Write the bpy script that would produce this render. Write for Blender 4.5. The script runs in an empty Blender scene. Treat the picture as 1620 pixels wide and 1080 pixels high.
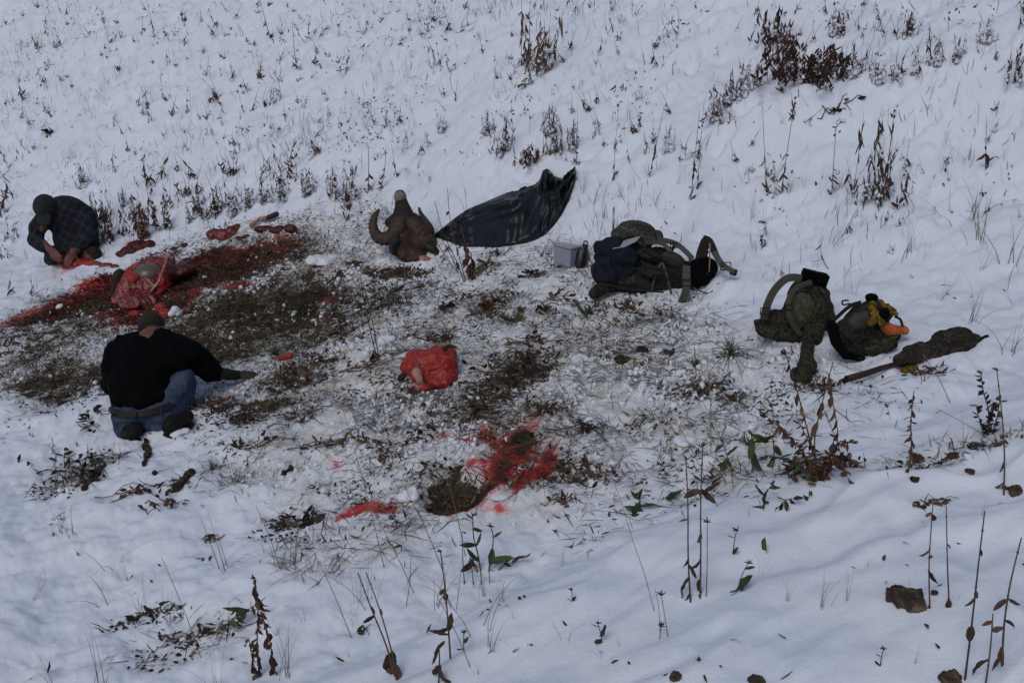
import bpy, math, random
import numpy as np
from mathutils import Vector, Matrix
random.seed(7)
RNG = np.random.default_rng(7)
SC = bpy.context.scene
COL = SC.collection

# ------------------------------------------------------------------ camera, sky, sun, exposure
CAM_Z = 2.43
PITCH = math.radians(22.0)
LENS = 38.0
FPX = LENS / 36.0 * 1620.0
cam_data = bpy.data.cameras.new('camera')
cam_data.lens = LENS
cam_data.sensor_width = 36.0
cam_data.clip_start = 0.05
cam_data.clip_end = 600.0
cam = bpy.data.objects.new('camera', cam_data)
COL.objects.link(cam)
cam.location = (0, 0, CAM_Z)
cam.rotation_euler = (math.radians(90) - PITCH, 0, 0)
SC.camera = cam

world = bpy.data.worlds.new('World')
SC.world = world
world.use_nodes = True
wn = world.node_tree
wn.nodes.clear()
SUN_EL, SUN_AZ = 52.0, -150.0       # degrees; azimuth measured clockwise from +y
sky = wn.nodes.new('ShaderNodeTexSky')
sky.sky_type = 'NISHITA'
sky.sun_disc = False
sky.sun_elevation = math.radians(SUN_EL)
sky.sun_rotation = math.radians(SUN_AZ)
sky.air_density = 1.0
sky.dust_density = 3.0
sky.ozone_density = 1.6
bg = wn.nodes.new('ShaderNodeBackground')
bg.inputs['Strength'].default_value = 0.083
wo = wn.nodes.new('ShaderNodeOutputWorld')
wn.links.new(sky.outputs[0], bg.inputs['Color'])
wn.links.new(bg.outputs[0], wo.inputs['Surface'])

sun_data = bpy.data.lights.new('sun', 'SUN')
sun_data.energy = 0.55
sun_data.angle = math.radians(24)
sun_data.color = (1.0, 0.985, 0.96)
sun = bpy.data.objects.new('sun', sun_data)
COL.objects.link(sun)
el, az = math.radians(SUN_EL), math.radians(SUN_AZ)
sdir = Vector((math.sin(az) * math.cos(el), math.cos(az) * math.cos(el), math.sin(el)))
sun.rotation_euler = (-sdir).to_track_quat('-Z', 'Y').to_euler()

SC.view_settings.view_transform = 'Standard'
SC.view_settings.look = 'None'
SC.view_settings.exposure = -0.10
SC.view_settings.gamma = 1.0
SC.view_settings.use_curve_mapping = False
SC.render.engine = 'CYCLES'
SC.cycles.max_bounces = 5
SC.cycles.diffuse_bounces = 3
SC.cycles.transparent_max_bounces = 8

# ------------------------------------------------------------------ noise and the lie of the land
def _hash(ix, iy, seed):
    h = (ix.astype(np.int64) * 374761393 + iy.astype(np.int64) * 668265263 + seed * 974634777) & 0xffffffff
    h = ((h ^ (h >> 13)) * 1274126177) & 0xffffffff
    h = (h ^ (h >> 16)) & 0xffffff
    return h / float(0x7fffff) - 1.0

def vnoise(x, y, seed=0):
    x = np.asarray(x, float); y = np.asarray(y, float)
    ix = np.floor(x); iy = np.floor(y)
    fx = x - ix; fy = y - iy
    sx = fx * fx * fx * (fx * (fx * 6 - 15) + 10)
    sy = fy * fy * fy * (fy * (fy * 6 - 15) + 10)
    a = _hash(ix, iy, seed); b = _hash(ix + 1, iy, seed)
    c = _hash(ix, iy + 1, seed); d = _hash(ix + 1, iy + 1, seed)
    return (a + (b - a) * sx) * (1 - sy) + (c + (d - c) * sx) * sy

def fbm(x, y, n=3, seed=0, gain=0.5):
    r = 0; a = 1.0; s = 0
    c, sn = math.cos(0.6), math.sin(0.6)
    x = np.asarray(x, float); y = np.asarray(y, float)
    for i in range(n):
        r = r + a * vnoise(x, y, seed + i * 17)
        s += a; a *= gain
        x, y = (x * c - y * sn) * 2.03 + 5.1, (x * sn + y * c) * 2.03 - 3.7
    return r / s

def sstep(e0, e1, x):
    t = np.clip((x - e0) / (e1 - e0), 0, 1)
    return t * t * (3 - 2 * t)

def ray(u, v):
    """Unit-depth ray of the photograph's pixel (u, v)."""
    a = (u - 810.0) / FPX; b = -(v - 540.0) / FPX
    cp, sp = math.cos(PITCH), math.sin(PITCH)
    return np.array([a, cp + b * sp, -sp + b * cp])

def at(u, v, d):
    """World point at forward distance d along the sight line of pixel (u, v)."""
    r = ray(u, v)
    return Vector((r[0] * d, r[1] * d, CAM_Z + r[2] * d))

_T = np.concatenate([np.linspace(1.6, 12, 900), np.linspace(12.02, 40, 700)])
def hit(fn, u, v):
    r = ray(u, v)
    z = CAM_Z + r[2] * _T
    f = z - fn(r[0] * _T, r[1] * _T)
    k = np.argmax(f < 0)
    if f[k] >= 0: k = len(_T) - 1
    if k == 0: return Vector((r[0] * _T[0], r[1] * _T[0], z[0])), _T[0]
    w = f[k - 1] / (f[k - 1] - f[k])
    t = _T[k - 1] + (_T[k] - _T[k - 1]) * w
    return Vector((r[0] * t, r[1] * t, CAM_Z + r[2] * t)), t

def h_base(x, y):
    t = 0.17 * np.clip(x, -14, 14)
    d = 0.514 * x + 0.857 * (y - 7.25)
    w = 0.32
    hill = 0.56 * w * np.logaddexp(0, d / w)
    hill = np.where(hill > 16, 16 + (hill - 16) * 0.5, hill)
    return t + hill

def G0(u, v):
    return hit(h_base, u, v)[0]

class Blob:
    def __init__(s, u, v, ru, rv, ang=0, k=1.0, soft=0.5):
        a = math.radians(ang)
        c = G0(u, v)
        A = G0(u + ru * math.cos(a), v + ru * math.sin(a)) - c
        B = G0(u - rv * math.sin(a), v + rv * math.cos(a)) - c
        s.c = c; s.k = k; s.soft = soft
        det = A.x * B.y - A.y * B.x
        s.m = (B.y / det, -B.x / det, -A.y / det, A.x / det)
    def __call__(s, x, y):
        dx = x - s.c.x; dy = y - s.c.y
        p = s.m[0] * dx + s.m[1] * dy; q = s.m[2] * dx + s.m[3] * dy
        return s.k * (1 - sstep(1 - s.soft, 1 + s.soft, np.sqrt(p * p + q * q)))

def mask(blobs, x, y):
    x = np.asarray(x, float); y = np.asarray(y, float)
    m = np.zeros_like(x)
    wx = .10 * fbm(x * 2.3, y * 2.3, 3, 301, .65); wy = .10 * fbm(x * 2.3 + 40, y * 2.3, 3, 307, .65)
    x = x + wx; y = y + wy
    for b in blobs: m = np.maximum(m, b(x, y))
    return m

# every stain and bare patch is an ellipse lying on the ground: u, v, half-axes, tilt, strength, softness
TRAMPLE = [Blob(*b) for b in [
    (660, 560, 600, 120, 3, 1, .35), (330, 470, 330, 80, -14, 1, .35), (980, 560, 330, 110, 8, .9, .4), (640, 720, 340, 105, 0, .9, .4),
    (600, 850, 160, 50, -12, .6, .5), (1090, 700, 190, 85, 10, .75, .5), (820, 440, 220, 45, 0, .7, .5), (120, 560, 150, 60, -18, .9, .5),
    (430, 390, 160, 32, -12, .85, .5), (1230, 600, 120, 50, 5, .6, .5), (560, 400, 160, 40, -8, .6, .4), (1480, 740, 150, 22, -8, .5, .5),
    (300, 1000, 120, 30, -15, .3, .5), (120, 745, 70, 30, -20, .5, .5), (850, 700, 200, 120, 0, .9, .4)]]
DIRT = [Blob(*b) for b in [
    (420, 490, 170, 46, -12, .88, .6), (300, 545, 130, 34, -10, .8, .5), (110, 500, 130, 34, -24, .55, .6), (340, 425, 150, 30, -12, .80, .5),
    (200, 470, 120, 40, -20, .65, .6), (620, 425, 62, 14, 6, .95, .5), (70, 598, 70, 26, -10, .75, .6), (560, 480, 130, 30, -10, .6, .6),
    (800, 588, 84, 36, -25, .8, .7), (470, 590, 60, 30, -30, .65, .6), (400, 650, 100, 22, -12, .7, .6), (715, 768, 42, 32, -8, 1.1, .3),
    (765, 485, 60, 20, 15, .55, .6), (990, 490, 60, 18, 0, .45, .6), (880, 735, 60, 24, -20, .55, .6), (120, 745, 60, 22, -25, .65, .6),
    (720, 655, 120, 18, -10, .55, .6), (520, 520, 90, 26, -10, .6, .6), (470, 815, 60, 16, -12, .75, .5), (300, 1005, 110, 20, -20, .35, .6),
    (1055, 665, 60, 16, 5, .35, .6), (1300, 735, 60, 16, 10, .45, .6), (1490, 750, 100, 12, -10, .45, .6), (230, 970, 70, 16, -10, .45, .6),
    (150, 600, 130, 30, -10, .7, .6), (1100, 610, 60, 16, 0, .45, .6), (440, 850, 50, 10, 0, .4, .6), (60, 540, 70, 20, -30, .6, .6),
    (1290, 130, 90, 14, -10, .5, .6), (845, 105, 30, 6, 0, .3, .6), (330, 640, 40, 14, 0, .5, .6), (640, 620, 60, 18, 20, .4, .6)]]
BLOOD = [Blob(*b) for b in [
    (345, 420, 120, 20, -14, 1.05, .4), (300, 440, 80, 20, -10, 1, .4), (120, 478, 110, 13, -22, .8, .8), (190, 442, 80, 12, -20, .85, .7), (90, 492, 30, 8, -10, 1.1, .5), (230, 495, 60, 16, -5, .95, .5),
    (255, 460, 60, 40, 0, 1, .4), (420, 405, 60, 6, -16, .9, .5), (200, 485, 70, 18, -10, .7, .5),
    (800, 728, 92, 22, -42, .85, .9), (762, 765, 62, 13, -46, 1.1, .6), (846, 738, 52, 13, -46, .80, .8), (805, 700, 56, 24, 30, .62, .9), (770, 735, 40, 14, 10, .5, .9), (745, 785, 28, 8, -40, 1.2, .5), (800, 735, 110, 40, -30, .34, .9),
    (730, 697, 64, 8, -6, .42, .9), (880, 690, 44, 12, -12, .28, .9), (590, 798, 46, 14, -14, .62, .9), (560, 812, 30, 10, -20, .55, .6),
    (785, 800, 30, 9, 0, .42, .95), (345, 636, 22, 9, -15, .5, .9), (450, 565, 13, 7, 0, .5, .8), (650, 458, 26, 6, 0, .3, .6),
    (515, 472, 26, 7, -10, .75, .6), (385, 452, 22, 8, -15, .75, .5), (540, 722, 15, 5, 0, .4, .95), (435, 515, 60, 10, -8, .3, .6),
    (860, 660, 40, 12, 0, .3, .7), (820, 760, 20, 7, -20, .45, .7), (690, 790, 16, 6, 0, .8, .5), (415, 645, 10, 5, 0, .4, .5),
    (205, 392, 30, 8, -12, .32, .9), (105, 428, 36, 6, -10, .35, .9), (380, 375, 60, 8, -8, .25, .5), (480, 500, 50, 6, -10, .45, .5)]]
PIT = [Blob(715, 775, 48, 30, -15, 1, .6)]
SNOWLIP_A = G0(1640, 585); SNOWLIP_B = G0(420, 1075)
_ab = Vector((SNOWLIP_A.x - SNOWLIP_B.x, SNOWLIP_A.y - SNOWLIP_B.y)); _ab.normalize()
LIPN = Vector((_ab.y, -_ab.x))
BENCH_A = G0(1000, 262); BENCH_B = G0(1640, 112)
_bb = Vector((BENCH_B.x - BENCH_A.x, BENCH_B.y - BENCH_A.y)); BLEN = _bb.length; _bb.normalize()
BENN = Vector((-_bb.y, _bb.x))
BULGE = [Blob(1250, 880, 420, 60, -18, 1, .8), Blob(1480, 640, 160, 28, -16, 1, .6)]

def hf(x, y):
    z = h_base(x, y)
    e = (x - SNOWLIP_B.x) * LIPN.x + (y - SNOWLIP_B.y) * LIPN.y + 0.07 * vnoise(x * 1.7, y * 1.7, 90)
    lip = sstep(-0.03, 0.30, e)
    z = z + 0.085 * lip
    bq = (x - BENCH_A.x) * _bb.x + (y - BENCH_A.y) * _bb.y
    bn = (x - BENCH_A.x) * BENN.x + (y - BENCH_A.y) * BENN.y + 0.1 * vnoise(bq * 1.1, y * 0 + 3.3, 91)
    z = z + 0.13 * sstep(-0.5, 0.8, bq) * (sstep(-0.35, 0.05, bn) - 1.0 * sstep(0.05, 0.9, bn) )
    tr = mask(TRAMPLE, x, y)
    calm = (1 - 0.8 * lip) * (1 - 0.3 * tr)
    z = z + 0.05 * fbm(x * 1.3, y * 1.3, 2, 3)
    dh = sstep(-.2, .8, .514 * x + .857 * (y - 7.25))
    z = z + (0.046 + .012 * dh) * calm * fbm(x * 3.7, y * 3.7, 3, 11) + (0.021 + .011 * dh) * calm * fbm(x * 10, y * 10, 3, 21)
    pk = fbm(x * 7.3, y * 7.3, 2, 23)
    z = z - 0.05 * dh * np.clip(pk - .32, 0, 1) * 2
    # wind-rounded ribs of snow in front
    p = x * _ab.x + y * _ab.y; q = x * LIPN.x + y * LIPN.y
    z = z + lip * (0.050 * fbm(p * 1.3 + 0.9 * vnoise(p, q, 5), q * 3.4, 2, 31) + 0.055 * (.4 - np.abs(fbm(p * 1.6 + .8 * vnoise(p * 2, q * 2, 6), q * 4.4 + .5 * vnoise(p * 2.5, q * 1.5, 7), 2, 35))) + 0.018 * fbm(p * 4, q * 8, 2, 33))
    # trodden snow
    z = z + tr * (0.024 * fbm(x * 7.5, y * 7.5, 3, 41) + 0.020 * np.clip(fbm(x * 20, y * 20, 2, 47), -.1, 1))
    d = mask(DIRT, x, y)
    z = z - 0.022 * d + 0.016 * d * fbm(x * 16, y * 16, 3, 53)
    z = z - 0.10 * mask(PIT, x, y)
    return z

def G(u, v):
    return hit(hf, u, v)[0]
def GD(u, v):
    return hit(hf, u, v)[1]
def zat(x, y):
    return float(hf(np.array([x]), np.array([y]))[0])
def ppm(p):
    """photo pixels per metre at point p"""
    fwd = p.y * math.cos(PITCH) - (p.z - CAM_Z) * math.sin(PITCH)
    return FPX / fwd

# ------------------------------------------------------------------ object helpers
def tag(o, label=None, cat=None, group=None, kind=None):
    if label: o['label'] = label
    if cat: o['category'] = cat
    if group: o['group'] = group
    if kind: o['kind'] = kind
    return o

def empty(name, loc, rz=0.0):
    o = bpy.data.objects.new(name, None)
    o.empty_display_size = 0.1
    COL.objects.link(o)
    o.location = loc
    o.rotation_euler = (0, 0, rz)
    return o

def link(name, me, parent=None, loc=None):
    o = bpy.data.objects.new(name, me)
    COL.objects.link(o)
    if loc is not None: o.location = loc
    if parent: o.parent = parent
    return o

class MB:
    def __init__(s): s.v = []; s.f = []; s.m = []
    def add(s, vs, fs, mi=0):
        n = len(s.v)
        s.v += [tuple(p) for p in vs]
        s.f += [tuple(i + n for i in f) for f in fs]
        s.m += [mi] * len(fs)
    def tube(s, pts, rad, n=5, mi=0, cap=True, flat=1.0, up=None):
        pts = [Vector(p) for p in pts]
        if not isinstance(rad, (list, tuple)): rad = [rad] * len(pts)
        vs = []; fs = []
        a = None
        for i, p in enumerate(pts):
            t = (pts[min(i + 1, len(pts) - 1)] - pts[max(i - 1, 0)])
            if t.length < 1e-9: t = Vector((0, 0, 1))
            t.normalize()
            if a is None:
                ref = Vector(up) if up is not None else (Vector((0, 0, 1)) if abs(t.z) < .8 else Vector((1, 0, 0)))
                a = t.cross(ref).normalized()
            else:
                a = (a - t * a.dot(t)).normalized()
            b = t.cross(a)
            for k in range(n):
                w = 2 * math.pi * k / n
                vs.append(p + a * (math.cos(w) * rad[i]) + b * (math.sin(w) * rad[i] * flat))
        for i in range(len(pts) - 1):
            for k in range(n):
                k2 = (k + 1) % n
                fs.append((i * n + k, i * n + k2, (i + 1) * n + k2, (i + 1) * n + k))
        if cap:
            fs.append(tuple(range(n - 1, -1, -1)))
            fs.append(tuple((len(pts) - 1) * n + k for k in range(n)))
        s.add(vs, fs, mi)
    def leaf(s, base, d, length, width, bend=0.5, fold=0.25, seg=4, mi=0, side=None, rnd=random):
        """A tapering, folded, bent blade."""
        p = Vector(base); d = Vector(d).normalized()
        if side is None:
            side = d.cross(Vector((rnd.uniform(-1, 1), rnd.uniform(-1, 1), rnd.uniform(-.3, 1))))
        side = Vector(side)
        side = (side - d * side.dot(d))
        if side.length < 1e-4: side = Vector((1, 0, 0))
        side.normalize()
        nrm = side.cross(d)
        vs = []; fs = []
        for i in range(seg + 1):
            t = i / seg
            w = width * 0.5 * (math.sin(math.pi * min(1, (t * .88 + .1))) ** .8) * (1 if i < seg else .15)
            vs += [p + side * w + nrm * (w * fold), p - nrm * (w * fold * .3), p - side * w + nrm * (w * fold)]
            ang = bend / seg * (0.6 + 0.8 * t)
            R = Matrix.Rotation(ang, 3, side)
            d = R @ d; nrm = R @ nrm
            p = p + d * (length / seg)
        for i in range(seg):
            a = i * 3
            fs += [(a, a + 1, a + 4, a + 3), (a + 1, a + 2, a + 5, a + 4)]
        s.add(vs, fs, mi)
    def mesh(s, name, mats, smooth=True):
        me = bpy.data.meshes.new(name)
        me.from_pydata(s.v, [], s.f)
        for m in mats: me.materials.append(m)
        if any(s.m): me.polygons.foreach_set('material_index', s.m)
        me.polygons.foreach_set('use_smooth', [smooth] * len(me.polygons))
        me.update()
        return me
    def build(s, name, mats, parent=None, smooth=True, loc=None):
        if not isinstance(mats, (list, tuple)): mats = [mats]
        o = link(name, s.mesh(name, mats, smooth), parent)
        if loc is not None: o.location = loc
        return o

# ------------------------------------------------------------------ materials
def nodes(name):
    m = bpy.data.materials.new(name)
    m.use_nodes = True
    nt = m.node_tree
    b = nt.nodes['Principled BSDF']
    return m, nt, b

def ramp(nt, fac, stops, interp='LINEAR'):
    r = nt.nodes.new('ShaderNodeValToRGB')
    r.color_ramp.interpolation = interp
    e = r.color_ramp.elements
    while len(e) > 1: e.remove(e[-1])
    e[0].position = stops[0][0]; e[0].color = (*stops[0][1], 1)
    for p, c in stops[1:]:
        x = e.new(p); x.color = (*c, 1)
    nt.links.new(fac, r.inputs[0])
    return r.outputs[0]

def noise_n(nt, scale, detail=3, rough=.55, dist=0.0, co=None, lac=2.0):
    n = nt.nodes.new('ShaderNodeTexNoise')
    n.inputs['Scale'].default_value = scale
    n.inputs['Detail'].default_value = detail
    n.inputs['Roughness'].default_value = rough
    n.inputs['Distortion'].default_value = dist
    if co is not None: nt.links.new(co, n.inputs['Vector'])
    return n.outputs['Fac']

def coords(nt, kind='Object'):
    return nt.nodes.new('ShaderNodeTexCoord').outputs[kind]

def bump(nt, b, h, strength=.4, dist=.01, prev=None):
    n = nt.nodes.new('ShaderNodeBump')
    n.inputs['Strength'].default_value = strength
    n.inputs['Distance'].default_value = dist
    nt.links.new(h, n.inputs['Height'])
    if prev is not None: nt.links.new(prev, n.inputs['Normal'])
    nt.links.new(n.outputs[0], b.inputs['Normal'])
    return n.outputs[0]

def mth(nt, op, a, b=None, clamp=False):
    n = nt.nodes.new('ShaderNodeMath'); n.operation = op; n.use_clamp = clamp
    for i, x in enumerate([a, b]):
        if x is None: continue
        if isinstance(x, (int, float)): n.inputs[i].default_value = x
        else: nt.links.new(x, n.inputs[i])
    return n.outputs[0]

def mixc(nt, fac, a, b, mode='MIX'):
    n = nt.nodes.new('ShaderNodeMix'); n.data_type = 'RGBA'; n.blend_type = mode
    if isinstance(fac, (int, float)): n.inputs[0].default_value = fac
    else: nt.links.new(fac, n.inputs[0])
    for i, x in ((6, a), (7, b)):
        if isinstance(x, tuple): n.inputs[i].default_value = (*x, 1)
        else: nt.links.new(x, n.inputs[i])
    return n.outputs[2]

def simple(name, stops, scale=8, rough=.8, bscale=60, bstr=.3, bdist=.004, detail=4, metallic=0, spec=.3, objrand=False, dist=0.4):
    m, nt, b = nodes(name)
    co = coords(nt)
    f = noise_n(nt, scale, detail, .6, dist, co)
    f = mth(nt, 'MULTIPLY_ADD', f, 1.7); nt.nodes[-1].inputs[2].default_value = -.35
    if objrand:
        oi = nt.nodes.new('ShaderNodeObjectInfo')
        f = mth(nt, 'ADD', f, mth(nt, 'MULTIPLY', mth(nt, 'SUBTRACT', oi.outputs['Random'], .5), .7))
    nt.links.new(ramp(nt, f, stops), b.inputs['Base Color'])
    b.inputs['Roughness'].default_value = rough
    b.inputs['Metallic'].default_value = metallic
    b.inputs['Specular IOR Level'].default_value = spec
    bump(nt, b, noise_n(nt, bscale, 3, .6, 0, co), bstr, bdist)
    return m

M = {}
M['dried_leaf'] = simple('dried_leaf', [(0, (.035, .022, .016)), (.5, (.085, .050, .033)), (1, (.17, .10, .062))], 14, .85, objrand=True)
M['rust_leaf'] = simple('rust_leaf', [(0, (.035, .015, .011)), (.5, (.085, .036, .024)), (1, (.16, .075, .045))], 20, .8, objrand=True)
M['dark_leaf'] = simple('dark_leaf', [(0, (.012, .009, .008)), (.5, (.03, .022, .016)), (1, (.06, .042, .03))], 20, .85, objrand=True)
M['stem'] = simple('stem', [(0, (.04, .026, .02)), (1, (.12, .085, .06))], 20, .8, objrand=True)
M['straw'] = simple('straw', [(0, (.085, .065, .045)), (.6, (.17, .135, .085)), (1, (.26, .21, .14))], 12, .75, objrand=True)
M['green_leaf'] = simple('green_leaf', [(0, (.018, .035, .014)), (.6, (.04, .075, .025)), (1, (.10, .11, .035))], 25, .6, objrand=True)
M['green_grass'] = simple('green_grass', [(0, (.03, .05, .018)), (.6, (.065, .10, .032)), (1, (.14, .14, .055))], 15, .7, objrand=True)
M['seed'] = simple('seed', [(0, (.03, .024, .018)), (1, (.10, .075, .055))], 60, .9)

# ------------------------------------------------------------------ the snowy ground
def make_ground():
    th_mid = np.linspace(-31.5, 31.5, 901)
    th_l = np.linspace(-180, -31.5, 50)[:-1]; th_r = np.linspace(31.5, 180, 50)[1:]
    th = np.radians(np.concatenate([th_l, th_mid, th_r[:-1]]))
    r0 = np.linspace(0.15, 2.1, 12)[:-1]
    r1 = 2.1 * np.exp(np.linspace(0, math.log(22 / 2.1), 740))
    r2 = 22 * np.exp(np.linspace(0, math.log(130 / 22), 40))[1:]
    r = np.concatenate([r0, r1, r2])
    R, TH = np.meshgrid(r, th, indexing='ij')
    X = R * np.sin(TH); Y = R * np.cos(TH)
    Z = hf(X, Y)
    # far from the view the coarse cells must not alias: keep only the broad shape there
    nr, nt_ = R.shape
    vs = np.stack([X, Y, Z], -1).reshape(-1, 3)
    vs = np.vstack([vs, [[0, 0, float(hf(np.array([0.]), np.array([0.]))[0])]]])
    ii, jj = np.meshgrid(np.arange(nr - 1), np.arange(nt_), indexing='ij')
    j2 = (jj + 1) % nt_
    quads = np.stack([ii * nt_ + jj, ii * nt_ + j2, (ii + 1) * nt_ + j2, (ii + 1) * nt_ + jj], -1).reshape(-1, 4)
    jt = np.arange(nt_)
    tris = np.stack([np.full(nt_, nr * nt_), (jt + 1) % nt_, jt], -1)
    me = bpy.data.meshes.new('ground')
    me.vertices.add(len(vs)); me.vertices.foreach_set('co', vs.ravel())
    loops = np.concatenate([quads[:, ::-1].ravel(), tris[:, ::-1].ravel()])
    me.loops.add(len(loops)); me.loops.foreach_set('vertex_index', loops.astype(np.int32))
    npoly = len(quads) + len(tris)
    me.polygons.add(npoly)
    starts = np.concatenate([np.arange(len(quads)) * 4, len(quads) * 4 + np.arange(len(tris)) * 3])
    me.polygons.foreach_set('loop_start', starts.astype(np.int32))
    me.polygons.foreach_set('use_smooth', np.ones(npoly, bool))
    me.update(calc_edges=True); me.validate()
    x, y = vs[:, 0], vs[:, 1]
    wx = x + .05 * fbm(x * 6, y * 6, 2, 61); wy = y + .05 * fbm(x * 6, y * 6, 2, 67)
    for nm, bl in (('blood', BLOOD), ('dirt', DIRT), ('trample', TRAMPLE)):
        a = me.attributes.new(nm, 'FLOAT', 'POINT')
        a.data.foreach_set('value', mask(bl, wx, wy).astype(np.float32))
    o = link('ground', me)
    tag(o, kind='structure')
    m, nt, b = nodes('snow_ground')
    co = coords(nt)
    def attr(n):
        q = nt.nodes.new('ShaderNodeAttribute'); q.attribute_name = n; return q.outputs['Fac']
    B, D, T = attr('blood'), attr('dirt'), attr('trample')
    big = noise_n(nt, 2.0, 3, .5, 0, co); fine = noise_n(nt, 26, 4, .6, .6, co); mid = noise_n(nt, 9, 4, .62, .8, co)
    vfine = noise_n(nt, 90, 3, .6, .3, co); grit = noise_n(nt, 48, 4, .7, 1.0, co)
    snow = ramp(nt, big, [(.3, (.685, .75, .85)), (.7, (.755, .805, .885))])
    old = ramp(nt, mid, [(.28, (.36, .33, .27)), (.40, (.56, .55, .50)), (.50, (.70, .72, .74)), (.7, (.76, .80, .86))])
    c = mixc(nt, mth(nt, 'MULTIPLY', T, .9), snow, old)
    # stained by trodden soil: cream
    cream = mth(nt, 'MULTIPLY', T, mth(nt, 'MULTIPLY', mth(nt, 'SUBTRACT', noise_n(nt, 3.1, 3, .5, .4, co), .5, True), 4.0, True), True)
    c = mixc(nt, mth(nt, 'MULTIPLY', cream, .55), c, (.47, .42, .31))
    # soil shows where the snow is thin
    soilcol = ramp(nt, fine, [(.25, (.012, .008, .006)), (.42, (.034, .021, .013)), (.52, (.065, .042, .025)), (.60, (.045, .040, .018)), (.70, (.16, .12, .07)), (.80, (.40, .37, .32))])
    # specks
    sp = mth(nt, 'ADD', grit, mth(nt, 'MULTIPLY', T, mth(nt, 'MULTIPLY', mid, .26)))
    sp = mth(nt, 'ADD', sp, mth(nt, 'MULTIPLY', D, .25))
    sp = mth(nt, 'MULTIPLY', mth(nt, 'SUBTRACT', sp, .735), 9.0, True)
    sp = mth(nt, 'MULTIPLY', sp, mth(nt, 'MULTIPLY', T, 1.4, True))
    bn = mth(nt, 'ADD', mth(nt, 'MULTIPLY', D, 1.15), mth(nt, 'MULTIPLY', mth(nt, 'SUBTRACT', mid, .5), 4.6))
    bn = mth(nt, 'ADD', bn, mth(nt, 'MULTIPLY', mth(nt, 'SUBTRACT', vfine, .5), 1.6))
    bare = mth(nt, 'MULTIPLY', mth(nt, 'SUBTRACT', bn, .62), 3.2, True)
    bare = mth(nt, 'MULTIPLY', bare, mth(nt, 'MULTIPLY', D, 3.0, True))
    soil = mth(nt, 'MAXIMUM', sp, bare, True)
    # blood
    bln = mth(nt, 'ADD', B, mth(nt, 'MULTIPLY', mth(nt, 'SUBTRACT', fine, .5), .75))
    bln = mth(nt, 'ADD', bln, mth(nt, 'MULTIPLY', mth(nt, 'SUBTRACT', mid, .5), .9))
    bl = mth(nt, 'MULTIPLY', mth(nt, 'SUBTRACT', bln, .12), 1.1, True)
    bl = mth(nt, 'MULTIPLY', bl, mth(nt, 'MULTIPLY', B, 2.2, True))
    redc = ramp(nt, bl, [(0, (.72, .54, .57)), (.20, (.64, .28, .28)), (.45, (.50, .065, .058)), (.72, (.30, .018, .016)), (1, (.09, .006, .006))])
    c = mixc(nt, mth(nt, 'MULTIPLY', bl, 3.2, True), c, redc)
    sr = mixc(nt, mth(nt, 'MULTIPLY', bl, .85, True), soilcol, ramp(nt, fine, [(.28, (.015, .004, .004)), (.46, (.07, .007, .006)), (.60, (.17, .014, .011)), (.74, (.30, .05, .04)), (.85, (.45, .25, .22))]))
    c = mixc(nt, soil, c, sr)
    nt.links.new(c, b.inputs['Base Color'])
    ro = mth(nt, 'SUBTRACT', .72, mth(nt, 'MULTIPLY', bl, .34), True)
    nt.links.new(ro, b.inputs['Roughness'])
    b.inputs['Specular IOR Level'].default_value = .25
    hgt = mth(nt, 'ADD', mth(nt, 'MULTIPLY', fine, mth(nt, 'ADD', mth(nt, 'MULTIPLY', T, 1.2), .45)), mth(nt, 'MULTIPLY', vfine, mth(nt, 'ADD', mth(nt, 'MULTIPLY', T, .6), .42)))
    hgt = mth(nt, 'SUBTRACT', hgt, mth(nt, 'MULTIPLY', soil, .5))
    bump(nt, b, hgt, .55, .012)
    me.materials.append(m)
    return o
make_ground()

# ------------------------------------------------------------------ loose stuff on the ground nobody could count
def scatter_points(n, dens, box, seed, power=1.0):
    """n ground points drawn with probability dens(x, y) inside a world box"""
    rng = np.random.default_rng(seed)
    out = []
    got = 0
    while got < n:
        m = 120000
        x = rng.uniform(box[0], box[1], m); y = rng.uniform(box[2], box[3], m)
        k = rng.random(m) < dens(x, y)
        out.append(np.stack([x[k], y[k]], -1)); got += int(k.sum())
        if len(out) > 60: break
    return np.concatenate(out)[:n]

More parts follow.
